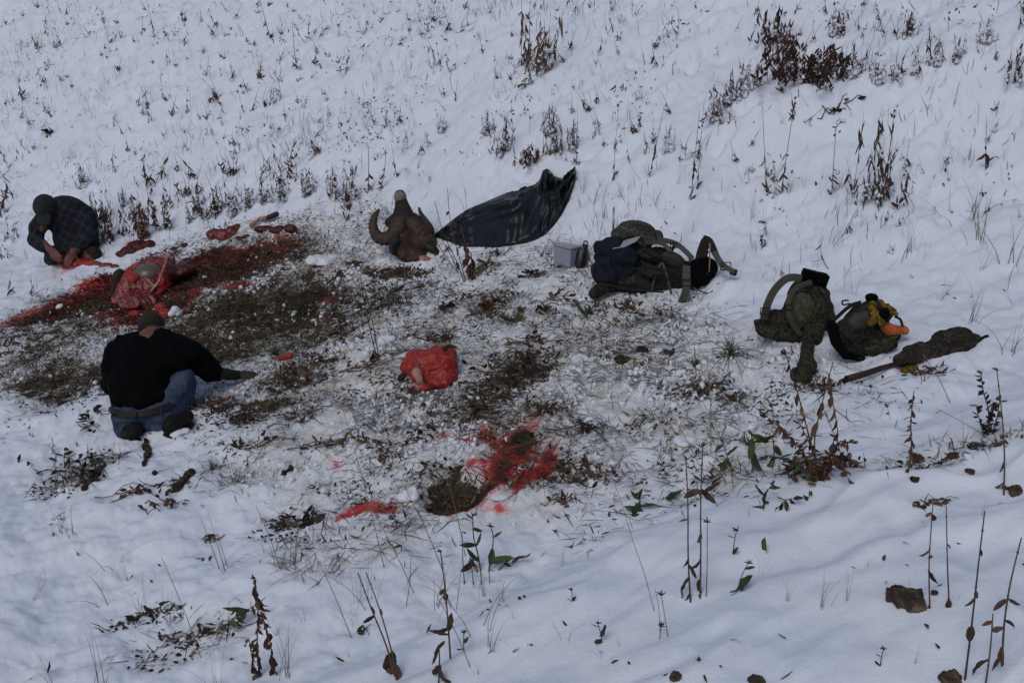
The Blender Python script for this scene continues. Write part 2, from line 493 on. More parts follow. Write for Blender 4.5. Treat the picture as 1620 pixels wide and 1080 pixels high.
def litter(name, label, pts, mats, lmin, lmax, wmin, wmax, lift, seed, droop=0.6, zoff=0.0, label_cat=None, matpick=None):
    """Every piece is a bent strip of four faces lying or standing on the snow."""
    rng = np.random.default_rng(seed)
    n = len(pts)
    L = rng.uniform(lmin, lmax, n) * rng.uniform(.6, 1.3, n); W = rng.uniform(wmin, wmax, n)
    a = rng.uniform(0, 2 * np.pi, n)
    el = np.clip(rng.normal(lift[0], lift[1], n), -.1, 1.45)
    dirx = np.cos(a) * np.cos(el); diry = np.sin(a) * np.cos(el); dirz = np.sin(el)
    sa = rng.normal(0, .6, n)
    sx = -np.sin(a) * np.cos(sa); sy = np.cos(a) * np.cos(sa); sz = np.sin(sa)
    z0 = hf(pts[:, 0], pts[:, 1]) + zoff
    V = np.zeros((n, 3, 2, 3))
    cv = rng.uniform(-.35, .35, n)
    for i, t in enumerate((0, .5, 1)):
        w = W * (.6, 1.0, .12)[i]
        px = pts[:, 0] + dirx * L * t - sx * cv * L * (t * (1 - t)) ; py = pts[:, 1] + diry * L * t - sy * cv * L * (t * (1 - t))
        pz = z0 + dirz * L * t + L * droop * (.25 * t - t * t * .5) * (1 if lift[0] > .3 else .3)
        for j, sg in enumerate((-.5, .5)):
            V[:, i, j, 0] = px + sx * w * sg; V[:, i, j, 1] = py + sy * w * sg; V[:, i, j, 2] = pz + sz * w * sg + .002
    # lie on the snow: never dive under it
    fl = V.reshape(-1, 3)
    gz = hf(fl[:, 0], fl[:, 1]) + .003
    fl[:, 2] = np.maximum(fl[:, 2], gz)
    base = np.arange(n)[:, None] * 6
    q = np.concatenate([base + np.array([[0, 1, 3, 2]]), base + np.array([[2, 3, 5, 4]])], 1).reshape(-1, 4)
    me = bpy.data.meshes.new(name)
    me.vertices.add(n * 6); me.vertices.foreach_set('co', fl.ravel())
    me.loops.add(q.size); me.loops.foreach_set('vertex_index', q.ravel().astype(np.int32))
    me.polygons.add(len(q)); me.polygons.foreach_set('loop_start', (np.arange(len(q)) * 4).astype(np.int32))
    for m in mats: me.materials.append(m)
    mi = rng.integers(0, len(mats), n) if matpick is None else rng.choice(len(mats), n, p=matpick)
    me.polygons.foreach_set('material_index', np.repeat(mi, 2).astype(np.int32))
    me.update(calc_edges=True)
    o = link(name, me)
    tag(o, label, label_cat, kind='stuff')
    return o

def mat_flat(name, stops, scale=3.0, rough=.85):
    m, nt, b = nodes(name)
    co = coords(nt)
    f = noise_n(nt, scale, 4, .7, .5, co)
    nt.links.new(ramp(nt, f, stops), b.inputs['Base Color'])
    b.inputs['Roughness'].default_value = rough
    b.inputs['Specular IOR Level'].default_value = .2
    return m
M['lit_brown'] = mat_flat('litter_brown', [(.3, (.02, .013, .010)), (.5, (.055, .032, .02)), (.7, (.10, .055, .032))], 30)
M['lit_dark'] = mat_flat('litter_dark', [(.3, (.008, .007, .006)), (.6, (.03, .022, .016))], 30)
M['lit_green'] = mat_flat('litter_green', [(.3, (.022, .030, .013)), (.55, (.05, .058, .024)), (.75, (.12, .11, .05))], 12)
M['lit_straw'] = mat_flat('litter_straw', [(.3, (.06, .045, .03)), (.7, (.20, .16, .10))], 12)
M['lit_blood'] = mat_flat('litter_blood', [(.3, (.02, .004, .004)), (.6, (.10, .010, .009)), (.75, (.18, .03, .02))], 20, .5)
M['clump_snow'] = simple('clump_snow', [(0, (.66, .68, .74)), (1, (.80, .82, .88))], 6, .7, 40, .5, .006)

LBOX = (-5.5, 4.2, 2.6, 10.5)
def d_litter(x, y):
    t = mask(TRAMPLE, x, y); d = mask(DIRT, x, y)
    n1 = fbm(x * 5.5, y * 5.5, 3, 71); n2 = fbm(x * 1.6, y * 1.6, 2, 73)
    return np.clip(t * (np.clip(n1 + .45 * n2 - .10, 0, 1) ** 1.1 * 2.0 + .010) + .28 * d, 0, 1)
litter('leaf_litter', 'dark brown leaf scraps trodden into the dirty snow', scatter_points(10500, d_litter, LBOX, 1),
       [M['lit_brown'], M['lit_dark'], M['lit_green'], M['lit_straw']], .008, .042, .003, .013, (.12, .35), 2, matpick=[.42, .24, .16, .18])
litter('twig_litter', 'thin broken stems lying in the trodden snow', scatter_points(6500, lambda x, y: np.clip(.5 * mask(TRAMPLE, x, y) * np.clip(.3 + fbm(x * 2, y * 2, 2, 75), 0, 1), 0, 1), LBOX, 3),
       [M['lit_brown'], M['lit_straw'], M['lit_dark']], .05, .20, .002, .0045, (.08, .14), 4, matpick=[.38, .42, .20])
litter('soil_clods', 'crumbs of dark soil on the bare patches', scatter_points(9000, lambda x, y: np.clip(mask(DIRT, x, y) * (.35 + .8 * fbm(x * 6, y * 6, 2, 77)), 0, 1), LBOX, 5),
       [M['lit_dark'], M['lit_brown']], .008, .025, .008, .022, (.5, .5), 6)
litter('trampled_grass', 'short green and brown grass showing where the snow is scraped away',
       scatter_points(10000, lambda x, y: np.clip(mask(DIRT, x, y) * (.02 + 1.9 * fbm(x * 3.5, y * 3.5, 3, 79)), 0, 1), LBOX, 7),
       [M['lit_green'], M['lit_straw'], M['lit_dark'], M['lit_brown']], .03, .09, .002, .006, (.45, .35), 8, matpick=[.24, .24, .20, .32])
litter('blood_clots', 'scraps of red tissue and clotted blood in the gut pile area',
       scatter_points(3000, lambda x, y: np.clip(mask(BLOOD[:8], x, y) * (.25 + 1.0 * fbm(x * 6, y * 6, 2, 81)), 0, 1), LBOX, 9),
       [M['lit_blood']], .01, .05, .008, .025, (.15, .3), 10)

def crumbs(name, label, n, dens, seed, smin, smax, mat):
    """Small irregular lumps of snow thrown up by feet."""
    pts = scatter_points(n, dens, LBOX, seed)
    rng = np.random.default_rng(seed + 1)
    n = len(pts)
    ico = np.array([[0, 0, 1], [.89, 0, .45], [.28, .85, .45], [-.72, .53, .45], [-.72, -.53, .45], [.28, -.85, .45],
                    [.72, .53, -.45], [-.28, .85, -.45], [-.89, 0, -.45], [-.28, -.85, -.45], [.72, -.53, -.45], [0, 0, -1]])
    fc = np.array([[0,1,2],[0,2,3],[0,3,4],[0,4,5],[0,5,1],[1,6,2],[2,7,3],[3,8,4],[4,9,5],[5,10,1],[6,7,2],[7,8,3],[8,9,4],[9,10,5],[10,6,1],[11,7,6],[11,8,7],[11,9,8],[11,10,9],[11,6,10]])
    s = smin + (smax - smin) * rng.random(n) ** 3.5
    V = ico[None] * (1 + rng.normal(0, .34, (n, 12, 1))) * s[:, None, None] * rng.uniform(.6, 1.2, (n, 1, 3))
    V[:, :, 0] += pts[:, 0:1]; V[:, :, 1] += pts[:, 1:2]
    V[:, :, 2] += (hf(pts[:, 0], pts[:, 1]) + s * .25)[:, None]
    F = (np.arange(n)[:, None, None] * 12 + fc[None]).reshape(-1, 3)
    me = bpy.data.meshes.new(name)
    me.vertices.add(n * 12); me.vertices.foreach_set('co', V.ravel())
    me.loops.add(F.size); me.loops.foreach_set('vertex_index', F.ravel().astype(np.int32))
    me.polygons.add(len(F)); me.polygons.foreach_set('loop_start', (np.arange(len(F)) * 3).astype(np.int32))
    me.polygons.foreach_set('use_smooth', np.ones(len(F), bool))
    me.materials.append(mat)
    me.update(calc_edges=True)
    o = link(name, me); tag(o, label, None, kind='stuff')
crumbs('snow_crumbs', 'loose crumbs and lumps of snow kicked over the trodden ground', 5200,
       lambda x, y: np.clip(mask(TRAMPLE, x, y) * (1 - .8 * mask(BLOOD, x, y)) * (1 - .75 * mask(DIRT, x, y)) * (.1 + .9 * fbm(x * 2.5, y * 2.5, 2, 85)), 0, 1), 11, .003, .019, M['clump_snow'])

litter('flattened_straw', 'pale flattened straw matted into the dirty snow', scatter_points(9000, lambda x, y: np.clip(mask(TRAMPLE, x, y) * np.clip(fbm(x * 3, y * 3, 3, 93) + .05, 0, 1) * 1.5, 0, 1), LBOX, 17),
       [M['lit_straw'], M['lit_brown'], M['lit_green']], .03, .11, .0015, .004, (.10, .2), 18, matpick=[.55, .25, .20])
# fine dry stems all over the hillside
def d_stems(x, y):
    d = .514 * x + .857 * (y - 7.25)
    return np.clip(sstep(-.5, .3, d) * (.05 + np.clip(fbm(x * 1.5, y * 1.5, 3, 95), 0, 1) * 1.4) * (1 - mask(TRAMPLE, x, y)), 0, 1)
litter('fine_dry_stems', 'hair-thin dry stems standing all over the snowy hillside', scatter_points(22000, d_stems, (-14, 11, 3, 19), 19),
       [M['lit_brown'], M['lit_straw'], M['lit_dark']], .04, .17, .0025, .005, (1.15, .25), 20, droop=.15, matpick=[.45, .38, .17])
litter('matted_tufts', 'matted brown grass lying in tufts over the trodden ground', scatter_points(9000, lambda x, y: np.clip(np.clip(mask(TRAMPLE, x, y), 0, 1) * np.clip(fbm(x * 4.2, y * 4.2, 2, 97) - .22, 0, 1) * 4 + .12 * mask(DIRT, x, y), 0, 1), LBOX, 27),
       [M['lit_straw'], M['lit_brown'], M['lit_green'], M['lit_dark']], .04, .13, .002, .0048, (.25, .25), 28, matpick=[.28, .36, .18, .18])
# tiny leaf tips that poke through the hillside snow
def d_hill(x, y):
    d = .514 * x + .857 * (y - 7.25)
    return np.clip(sstep(-.3, .6, d) * np.clip(fbm(x * 2.2, y * 2.2, 3, 87) + .05, 0, 1) ** 1.5 * 1.6 * (1 - mask(TRAMPLE, x, y)), 0, 1)
litter('hillside_leaf_tips', 'withered leaf tips just poking through the snow of the hillside',
       scatter_points(12000, d_hill, (-14, 11, 3, 19), 13), [M['lit_brown'], M['lit_dark']], .012, .045, .005, .016, (.5, .5), 14)
def d_front(x, y):
    d = .514 * x + .857 * (y - 7.25)
    return np.clip((1 - sstep(-.3, .3, d)) * np.clip(fbm(x * 2.2, y * 2.2, 3, 88) - .18, 0, 1) ** 1.5 * 1.2, 0, 1)
litter('scattered_leaf_scraps', 'few dark scraps of leaf lying on the clean foreground snow',
       scatter_points(420, d_front, (-4, 4.2, 1.6, 7), 15), [M['lit_brown'], M['lit_dark'], M['lit_green']], .012, .045, .005, .014, (.2, .3), 16)

# ------------------------------------------------------------------ weeds: prototypes, 1 unit tall
def proto_weed(seed, leaves=14, lean=.12, lo=.02, hi=.7, ll=.17, lw=.055, mats=('stem', 'dried_leaf'), stems=1, spread=.06, head=False, droopy=True, srad=.010):
    r = random.Random(seed)
    b = MB()
    for s in range(stems):
        h = 1.0 if s == 0 else r.uniform(.45, 1.0)
        bx, by = (0, 0) if s == 0 else (r.gauss(0, spread), r.gauss(0, spread))
        lx, ly = r.gauss(0, lean), r.gauss(0, lean)
        cx, cy = r.gauss(0, lean * .5), r.gauss(0, lean * .5)
        P = lambda t: Vector((bx + lx * t + cx * t * (1 - t) * 2, by + ly * t + cy * t * (1 - t) * 2, h * t - .05 * (1 - t)))
        b.tube([P(t / 6) for t in range(7)], [srad * (1 - .55 * t / 6) for t in range(7)], 3, 0, cap=False)
        for k in range(leaves):
            t = r.uniform(lo, hi) ** 1.15
            p = P(t); a = r.uniform(0, 6.28)
            if droopy:
                d = Vector((math.cos(a) * .34, math.sin(a) * .34, r.uniform(-1.1, -.35)))
                if r.random() < .2: d.z = r.uniform(.3, .9)
            else:
                d = Vector((math.cos(a), math.sin(a), r.uniform(.1, .9)))
            L = ll * r.uniform(.55, 1.25)
            if p.z < L * .6: d.z = abs(d.z) * .7
            b.leaf(p, d, L, lw * r.uniform(.6, 1.2), bend=r.uniform(-.5, 1.1), fold=r.uniform(.2, .6), seg=3, mi=1, rnd=r)
        if head:
            for k in range(7):
                p = P(r.uniform(.86, 1.02)) + Vector((r.gauss(0, .02), r.gauss(0, .02), 0))
                b.leaf(p, Vector((r.gauss(0, .6), r.gauss(0, .6), 1)), .045, .025, 0, .5, 2, 1, rnd=r)
    return b.mesh('weed', [M[mats[0]], M[mats[1]]])

def proto_blades(seed, n=9, lean=.35, w=.012, mats=('straw',), curve=.6):
    r = random.Random(seed)
    b = MB()
    for k in range(n):
        a = r.uniform(0, 6.28); h = r.uniform(.5, 1.0); l = abs(r.gauss(0, lean))
        bx, by = r.gauss(0, .05), r.gauss(0, .05)
        pts = []
        for i in range(6):
            t = i / 5
            pts.append(Vector((bx + math.cos(a) * l * t ** 1.4, by + math.sin(a) * l * t ** 1.4, h * t * (1 - curve * l * t * t * .8) - .04 * (1 - t))))
        b.tube(pts, [w * (1 - .8 * i / 5) for i in range(6)], 3, 0, cap=False, flat=.4)
    return b.mesh('grass_blades', [M[m] for m in mats])

P_SMALL = [proto_weed(s, leaves=random.randint(3, 9), ll=.27, lw=.058, hi=random.uniform(.5, .98), lean=.22, stems=random.choice((1, 1, 1, 2, 3)), spread=.16, srad=.011) for s in range(100, 116)]
P_TINY = [proto_weed(s, leaves=5, ll=.5, lw=.11, hi=.5, lean=.2, srad=.02) for s in range(130, 135)]
P_STALK = [proto_weed(s, leaves=9, ll=.12, lw=.030, hi=random.uniform(.4, .7), lean=.06, head=s % 2 == 0, srad=.0055) for s in range(140, 148)]
P_CLUMP = [proto_weed(s, leaves=11, ll=.17, lw=.042, hi=.92, lean=.12, stems=13, spread=.20, srad=.006) for s in range(150, 156)]
P_DENSE = [proto_weed(s, leaves=13, ll=.20, lw=.06, hi=.98, lean=.12, stems=18, spread=.32, srad=.007, mats=('stem', 'rust_leaf')) for s in range(160, 163)]
P_GRASS = [proto_blades(s, n=random.randint(2, 8), lean=.5, w=.006, curve=.9) for s in range(170, 180)]
P_TUFT = [proto_blades(s, n=44, lean=.75, w=.026, mats=('green_grass',), curve=1.1) for s in range(180, 183)]

PLACED = []
def plant(me, u, v, px, name, label, cat, group=None, wide=1.0, rz=None, p=None):
    if p is None: p = G(u, v)
    s = px / (ppm(p) * .97)
    o = link(name, me, loc=p)
    o.scale = (s * wide, s * wide, s)
    o.rotation_euler = (random.uniform(-.06, .06), random.uniform(-.06, .06), random.uniform(0, 6.28) if rz is None else rz)
    PLACED.append(o)
    return tag(o, label, cat, group)

# clumps and stalks that the photograph shows one by one: u, v (foot), height, kind, width factor, label
K = {'C': (P_CLUMP, 'weed_clump', 'weed clump', 'dense clumps of dried weeds on the hillside'), 'D': (P_DENSE, 'weed_clump', 'weed clump', 'dense clumps of dried weeds on the hillside'),
     'S': (P_STALK, 'dry_stalk', 'dry stalk', 'tall single dried stalks'), 'g': (P_GRASS, 'grass_tuft', 'grass tuft', 'thin tufts of dry grass in the snow'),
     's': (P_SMALL, 'withered_weed', 'weed', 'single withered weeds with their own place'), 't': (P_TUFT, 'green_tuft', 'grass tuft', 'green grass tufts in the trodden snow')}
NAMED = [
 (845, 112, 105, 'C', .9, 'tall grey clump of seed stalks at the top centre of the hillside'),
 (1228, 72, 62, 'D', .8, 'dark brown clump above and left of the broad reddish weed bank at upper right'),
 (1250, 128, 66, 'D', 1.25, 'broad reddish brown clump in the middle of the weed bank at upper right'),
 (1295, 135, 70, 'D', 1.2, 'reddish brown clump closing the right end of the broad weed bank'),
 (1325, 58, 46, 'D', .55, 'small brown clump on the slope above the right end of the weed bank'),
 (1377, 50, 26, 's', 1.0, 'short weed at upper right between the two small brown clumps'),
 (1436, 58, 42, 'D', .5, 'dark upright clump near the top right edge of the slope'),
 (1478, 106, 50, 'C', .7, 'grey brown clump on the slope below the dark upright clump at top right'),
 (1388, 132, 40, 'C', .8, 'low brown clump standing on the snow bank right of the weed bank'),
 (1420, 128, 34, 'C', .7, 'low ragged clump at the right end of the snow bank crest'),
 (1604, 132, 70, 'C', .6, 'tall thin clump at the right edge of the picture, high on the slope'),
 (1612, 48, 48, 's', .8, 'dark weed in the top right corner'),
 (1172, 155, 60, 'C', .55, 'narrow clump left of the weed bank on its snow ledge'),
 (1130, 192, 62, 'C', .8, 'thin stalky clump below the ledge, left of the weed bank'),
 (1092, 318, 135, 'S', 1.0, 'tall leafy stalk in the slope above the big backpack'),
 (1104, 300, 110, 'S', 1.0, 'slightly shorter stalk touching the tall one above the big backpack'),
 (1213, 305, 130, 'S', 1.0, 'tall stalk with one hanging leaf between the big backpack and the stalk trio'),
 (1236, 305, 140, 'S', 1.0, 'tallest paired stalk right of centre on the upper slope'),
 (1316, 308, 105, 'S', 1.3, 'stalk with curled leaves left of the bushy stalk clump at right'),
 (1384, 322, 150, 'C', .55, 'tall bushy stalk clump standing alone on the right slope'),
 (1402, 318, 140, 'S', 1.0, 'bare tall stalk at the right side of the bushy stalk clump'),
 (1440, 285, 40, 's', 1.0, 'small weed just right of the bushy stalk clump on the right slope'),
 (790, 245, 68, 'C', .75, 'grey clump of weeds on the slope above the black tarp, left one'),
 (836, 264, 40, 'D', .9, 'low rusty clump on the slope right above the black tarp'),
 (878, 246, 84, 'C', .55, 'taller pale weed clump right of the low rusty clump above the tarp'),
 (912, 262, 86, 'S', 1.0, 'thin upright stalk above the raised corner of the black tarp'),
 (972, 285, 118, 'S', .8, 'leaning stalk on the slope between tarp and big backpack'),
 (1026, 282, 112, 'S', 1.1, 'leafy stalk on the slope above the metal pole of the big backpack'),
 (526, 312, 60, 'C', .55, 'brown clump on the terrace edge left of the ram head'),
 (582, 303, 70, 'S', 2.2, 'leafy brown weed just above and left of the ram head'),
 (600, 303, 62, 'S', 2.4, 'leafy brown weed nearest the ram head on its upper left'),
 (628, 280, 58, 'S', 1.6, 'weed standing in the snow above the nose of the ram'),
 (447, 318, 44, 'C', .9, 'ragged clump on the terrace edge above the red meat pieces'),
 (395, 330, 40, 'C', .9, 'low grey clump between the meat pieces and the ragged clump'),
 (340, 338, 50, 'C', .6, 'brown clump above the joint of red meat'),
 (232, 372, 60, 'D', .85, 'dense rusty clump at the terrace edge right of the man in plaid'),
 (163, 352, 62, 'C', .6, 'narrow clump rising beside the shoulder of the man in plaid'),
 (172, 380, 58, 'D', .6, 'dark clump touching the knee of the man in plaid'),
 (196, 328, 40, 'C', .5, 'small clump between the man in plaid and the dense rusty clump'),
 (300, 352, 36, 'C', .6, 'small clump right of the dense rusty clump at the terrace edge'),
 (245, 60, 58, 'S', 1.5, 'long dark stalk near the top, left of centre of the left slope'),
 (428, 60, 60, 'S', 2.2, 'leafy stalk near the top edge in the left half'),
 (470, 110, 70, 'S', 1.8, 'leafy stalk on the upper slope left of the tall grey clump'),
 (1312, 425, 50, 's', 1.3, 'dark withered weed standing just behind the upright camouflage backpack'),
 (1236, 438, 34, 's', 1.2, 'small weed left of the top of the upright camouflage backpack'),
 (1560, 268, 70, 's', 1.0, 'drooping weed on the right slope, below the picture corner'),
 (1500, 260, 30, 's', 1.2, 'small curled weed on the bare right slope'),
 (1500, 350, 100, 'g', 1.3, 'wide fan of pale grass on the right slope'),
 (1545, 380, 110, 'g', 1.2, 'tall pale grass behind the covered rifle'),
 (1595, 420, 130, 'g', 1.2, 'tall pale grass at the right edge above the covered rifle'),
 (1440, 400, 90, 'g', 1.1, 'pale grass behind the pack with the yellow gloves'),
 (1330, 300, 60, 'g', 1.1, 'pale grass on the slope left of the bushy stalk clump'),
 (1190, 345, 70, 'g', 1.2, 'faint grass right above the big backpack straps'),
 (955, 345, 60, 'g', 1.0, 'thin grass left of the metal pole'),
 (740, 330, 80, 'g', .8, 'few grass stalks rising behind the black tarp'),
 (1045, 350, 60, 'g', .9, 'thin grass rising behind the big backpack'),
 (1155, 562, 46, 't', 1.3, 'bright green grass tuft left of the upright camouflage backpack'),
 (1100, 580, 26, 't', 1.0, 'small faded green tuft left of the bright green one'),
 (435, 560, 30, 't', 1.3, 'green tuft in the dark trodden patch near the front man\'s hand'),
 (480, 492, 30, 't', 1.5, 'green tuft in the bare soil in the middle of the dark patch'),
 (645, 574, 20, 't', 1.0, 'tiny green tuft against the left edge of the red hide bundle'),
 (335, 742, 30, 't', .9, 'pale green tuft in the snow right of the dark bark log'),
 (1120, 690, 135, 'g', .35, 'tall thin bunch of grass in the trodden snow right of centre'),
 (520, 905, 30, 'g', 2.6, 'flattened spray of dry grass below the pink stain'),
 (760, 1000, 160, 'g', .9, 'long dry grass in the foreground centre'),
 (690, 960, 120, 'g', .9, 'dry grass left of the green leafy plant'),
 (590, 950, 110, 'g', 1.2, 'dry grass in the lower left centre of the foreground'),
 (270, 990, 100, 'g', .7, 'bent dry grass with looped tips left of the leafy brown stalk'),
 (90, 1078, 120, 'g', 1.1, 'dry grass in the bottom left corner'),
 (165, 1085, 130, 'g', 1.0, 'dark dry grass near the bottom left, second from the corner'),
 (345, 1085, 130, 'g', .7, 'bunch of bare stems at the bottom, left of the leafy brown stalk'),
 (455, 1070, 120, 'g', .9, 'dry grass right of the leafy brown stalk at the bottom'),
 (1300, 960, 90, 'g', .8, 'fine pale grass in the smooth snow left of the large brown rock'),
 (1338, 950, 85, 'g', .5, 'three fine grass blades nearest the large brown rock'),
 (1245, 950, 70, 'g', .5, 'fine pale blades in the smooth snow right of the tall stalk pair'),
 (110, 850, 60, 'g', 1.6, 'sprawling fine grass below the fallen log on the left'),
 (1460, 600, 80, 'g', 1.4, 'grass poking up in front of the covered rifle'),
 (1600, 560, 100, 'g', 1.0, 'grass at the right edge beside the muzzle of the covered rifle'),
 (1055, 560, 60, 'g', 1.0, 'thin grass between the red hide bundle and the green tuft'),
 (1530, 700, 110, 'g', 1.0, 'grass in front of the covered rifle at right, beside the dark bushy weed'),
 (868, 214, 52, 'C', .6, 'upper one of the grey clumps between seed clump and low rusty clump'), (906, 238, 62, 'C', .5, 'narrow clump at the right end of the grey clumps above the tarp'),
 (768, 214, 42, 'C', .7, 'small clump on the slope at the left end of the grey clumps'), (560, 312, 62, 'C', .5, 'brown clump on the terrace edge right beside the leafy weeds by the ram'),
 (484, 310, 52, 'C', .7, 'clump between the ragged clump and the brown clump left of the ram'), (418, 322, 42, 'C', .8, 'low clump touching the left side of the ragged terrace clump'),
 (365, 342, 46, 'C', .7, 'brown clump directly above the curved joint of meat'), (312, 328, 42, 'C', .6, 'clump on the slope above the dark meat slab, right one'),
 (262, 362, 52, 'C', .8, 'brown clump hugging the right side of the dense rusty clump'), (212, 348, 46, 'C', .7, 'brown clump hugging the left side of the dense rusty clump'),
 (132, 296, 40, 'C', .6, 'small clump on the slope right above the plaid back'), (1152, 168, 60, 'C', .6, 'stalky clump at the left end of the snow ledge'),
 (1196, 138, 46, 'C', .8, 'low clump joining the left end of the broad weed bank'), (1346, 122, 58, 'C', .7, 'thin clump joining the right end of the broad weed bank'),
 (1240, 100, 52, 'D', .8, 'rusty clump bridging the upper and the broad weed bank'), (1316, 120, 56, 'D', .8, 'rusty clump at the far right inside the broad weed bank'),
 (1055, 240, 46, 'C', .5, 'thin clump on the slope left of the leafy stalk pair'), (700, 210, 34, 'C', .6, 'small clump on the open slope above the ram and tarp'),
 (1510, 100, 50, 'C', .5, 'narrow clump right of the clump at top right'), (1560, 70, 44, 'C', .6, 'thin clump near the top right corner'),
 (890, 895, 60, 'g', .4, 'two lone grass blades in the smooth snow below the dark leaf piles'),
]
for u, v, px, k, w, lab in NAMED:
    ps, nm, cat, grp = K[k]
    plant(random.choice(ps), u, v, px, nm, lab, cat, grp, w)

# the many small weeds of the hillside, each a thing, told apart by size, leafage, lean and the nearest landmark
LM = [(845, 70, 'tall grey seed clump'), (1260, 110, 'broad reddish weed bank'), (1390, 260, 'bushy stalk clump'), (1225, 250, 'paired tall stalks'), (1098, 260, 'leafy stalk pair'),
      (790, 220, 'grey clump over the tarp'), (836, 250, 'low rusty clump'), (232, 345, 'dense rusty clump'), (100, 350, 'man in plaid'), (636, 330, 'ram head'), (470, 80, 'leafy stalk near the top'),
      (245, 30, 'long dark stalk at the top'), (1480, 90, 'clump at top right'), (1604, 110, 'clump at the right edge'), (1000, 390, 'big backpack'), (1262, 470, 'upright backpack'), (1480, 540, 'covered rifle'),
      (526, 290, 'brown clump left of the ram'), (447, 300, 'ragged terrace clump'), (340, 310, 'brown clump above the meat'), (40, 20, 'top left corner'), (30, 170, 'left picture edge'), (650, 10, 'top edge above the ram'),
      (1010, 15, 'top edge right of the seed clump'), (970, 240, 'leaning stalk above the pole'), (163, 320, 'narrow clump by the plaid shoulder'), (370, 20, 'top edge over the red meat'), (240, 600, 'squatting man'), (770, 870, 'bushy green plant'),
      (1430, 940, 'large brown rock'), (1100, 850, 'tall stalk pair'), (410, 990, 'dark curled stalk'), (293, 760, 'rotten log'), (715, 770, 'blood pit'), (1560, 950, 'bottom right stalks'), (40, 1060, 'bottom left corner'), (950, 1000, 'small green leaf cluster')]
def where(u, v, rank=0):
    d, a, b, n = sorted((math.hypot(u - a, (v - b) * 1.3), a, b, n) for a, b, n in LM)[rank]
    ang = math.degrees(math.atan2(-(v - b), u - a)) % 360
    side = ['right of', 'above and right of', 'above', 'above and left of', 'left of', 'below and left of', 'below', 'below and right of'][int((ang + 22.5) // 45) % 8]
    dist = 'just ' if d < 40 else ('' if d < 85 else ('well ' if d < 140 else 'far '))
    return dist + side + ' the ' + n
def too_near(u, v, boxes):
    return any(a <= u <= c and b <= v <= d for a, b, c, d in boxes)
KEEP = [(30, 270, 175, 460), (570, 290, 720, 440), (680, 262, 915, 400), (860, 335, 1170, 500)]
USED = {}
def scatter_weeds(n, box, hrange, protos, name, noun, cat, group, seed, wide=(.8, 1.3), clump=1.0, stuff=None):
    r = random.Random(seed); k = 0; tries = 0; pend = []
    while k < n and tries < n * 40:
        tries += 1
        u = r.uniform(box[0], box[2]); v = r.uniform(box[1], box[3])
        if too_near(u, v, KEEP): continue
        e = float(fbm(np.array([u / 70.]), np.array([v / 40.]), 2, seed)[0])
        if r.random() > clump * (.5 + 1.3 * e): continue
        px = r.uniform(*hrange) * (.75 + .5 * r.random())
        pend.append((px, u, v)); k += 1
    pend.sort(reverse=True)
    for j, (px, u, v) in enumerate(pend):
        pi = r.randrange(len(protos)); tilt = r.gauss(0, .22)
        if stuff is not None and j >= stuff[0]:
            p = G(u, v); s = px / (ppm(p) * .97); stuff[1].append((protos[pi], p, s * r.uniform(*wide), s, r.uniform(0, 6.28), tilt)); continue
        size = 'tiny' if px < 14 else 'small' if px < 20 else 'short' if px < 28 else 'mid-sized' if px < 40 else 'tall'
        nv = len(protos[pi].vertices)
        full = '' if 'grass' in noun else ('sparse ' if nv < 90 else 'leafy ' if nv < 180 else 'bushy ')
        lean = 'leaning left' if tilt < -.14 else 'leaning right' if tilt > .14 else 'upright'
        lab = '%s %s%s, %s, %s' % (size, full, noun, lean, where(u, v))
        if len(lab.replace('-', ' ').split()) > 16: lab = '%s %s, %s, %s' % (size, noun.split()[-1], lean, where(u, v))
        if len(lab.replace('-', ' ').split()) > 16: lab = '%s %s, %s' % (size, noun.split()[-1], where(u, v))
        for rank in (1, 2, 3):
            if lab not in USED: break
            lab = '%s %s, %s' % (size, noun.split()[-1], where(u, v, rank))
        USED[lab] = 1
        o = plant(protos[pi], u, v, px, name, lab, cat, group, r.uniform(*wide))
        o.rotation_euler = (random.uniform(-.05, .05), tilt, random.uniform(0, 6.28))
        m = Matrix.Rotation(tilt, 4, 'Y') @ Matrix.Rotation(random.uniform(0, 6.28), 4, 'Z')
        o.rotation_euler = m.to_euler()
REST = []
W = 'withered weed'
scatter_weeds(150, (-20, 14, 560, 255), (14, 34), P_SMALL, 'withered_weed', W, 'weed', 'withered weeds dotted over the snow', 21, stuff=(78, REST))
scatter_weeds(60, (-20, 10, 560, 250), (8, 15), P_TINY, 'weed_tip', 'drooping weed tip', 'weed', 'weed tips barely above the snow', 22)
scatter_weeds(58, (0, 262, 560, 352), (26, 50), P_SMALL, 'withered_weed', W, 'weed', 'withered weeds dotted over the snow', 23, clump=1.3, stuff=(48, REST))
scatter_weeds(12, (0, 360, 60, 470), (18, 34), P_SMALL, 'withered_weed', W, 'weed', 'withered weeds dotted over the snow', 24)
scatter_weeds(85, (560, 10, 1010, 260), (14, 38), P_SMALL, 'withered_weed', W, 'weed', 'withered weeds dotted over the snow', 25, stuff=(55, REST))
scatter_weeds(30, (560, 8, 1010, 230), (7, 14), P_TINY, 'weed_tip', 'drooping weed tip', 'weed', 'weed tips barely above the snow', 26)
scatter_weeds(60, (1010, 8, 1630, 130), (14, 40), P_SMALL, 'withered_weed', W, 'weed', 'withered weeds dotted over the snow', 27, stuff=(45, REST))
scatter_weeds(28, (1010, 140, 1630, 400), (16, 50), P_SMALL, 'withered_weed', W, 'weed', 'withered weeds dotted over the snow', 28, clump=.7)
scatter_weeds(20, (1010, 140, 1630, 400), (9, 16), P_TINY, 'weed_tip', 'drooping weed tip', 'weed', 'weed tips barely above the snow', 29)
Gn = 'thin grass blades'
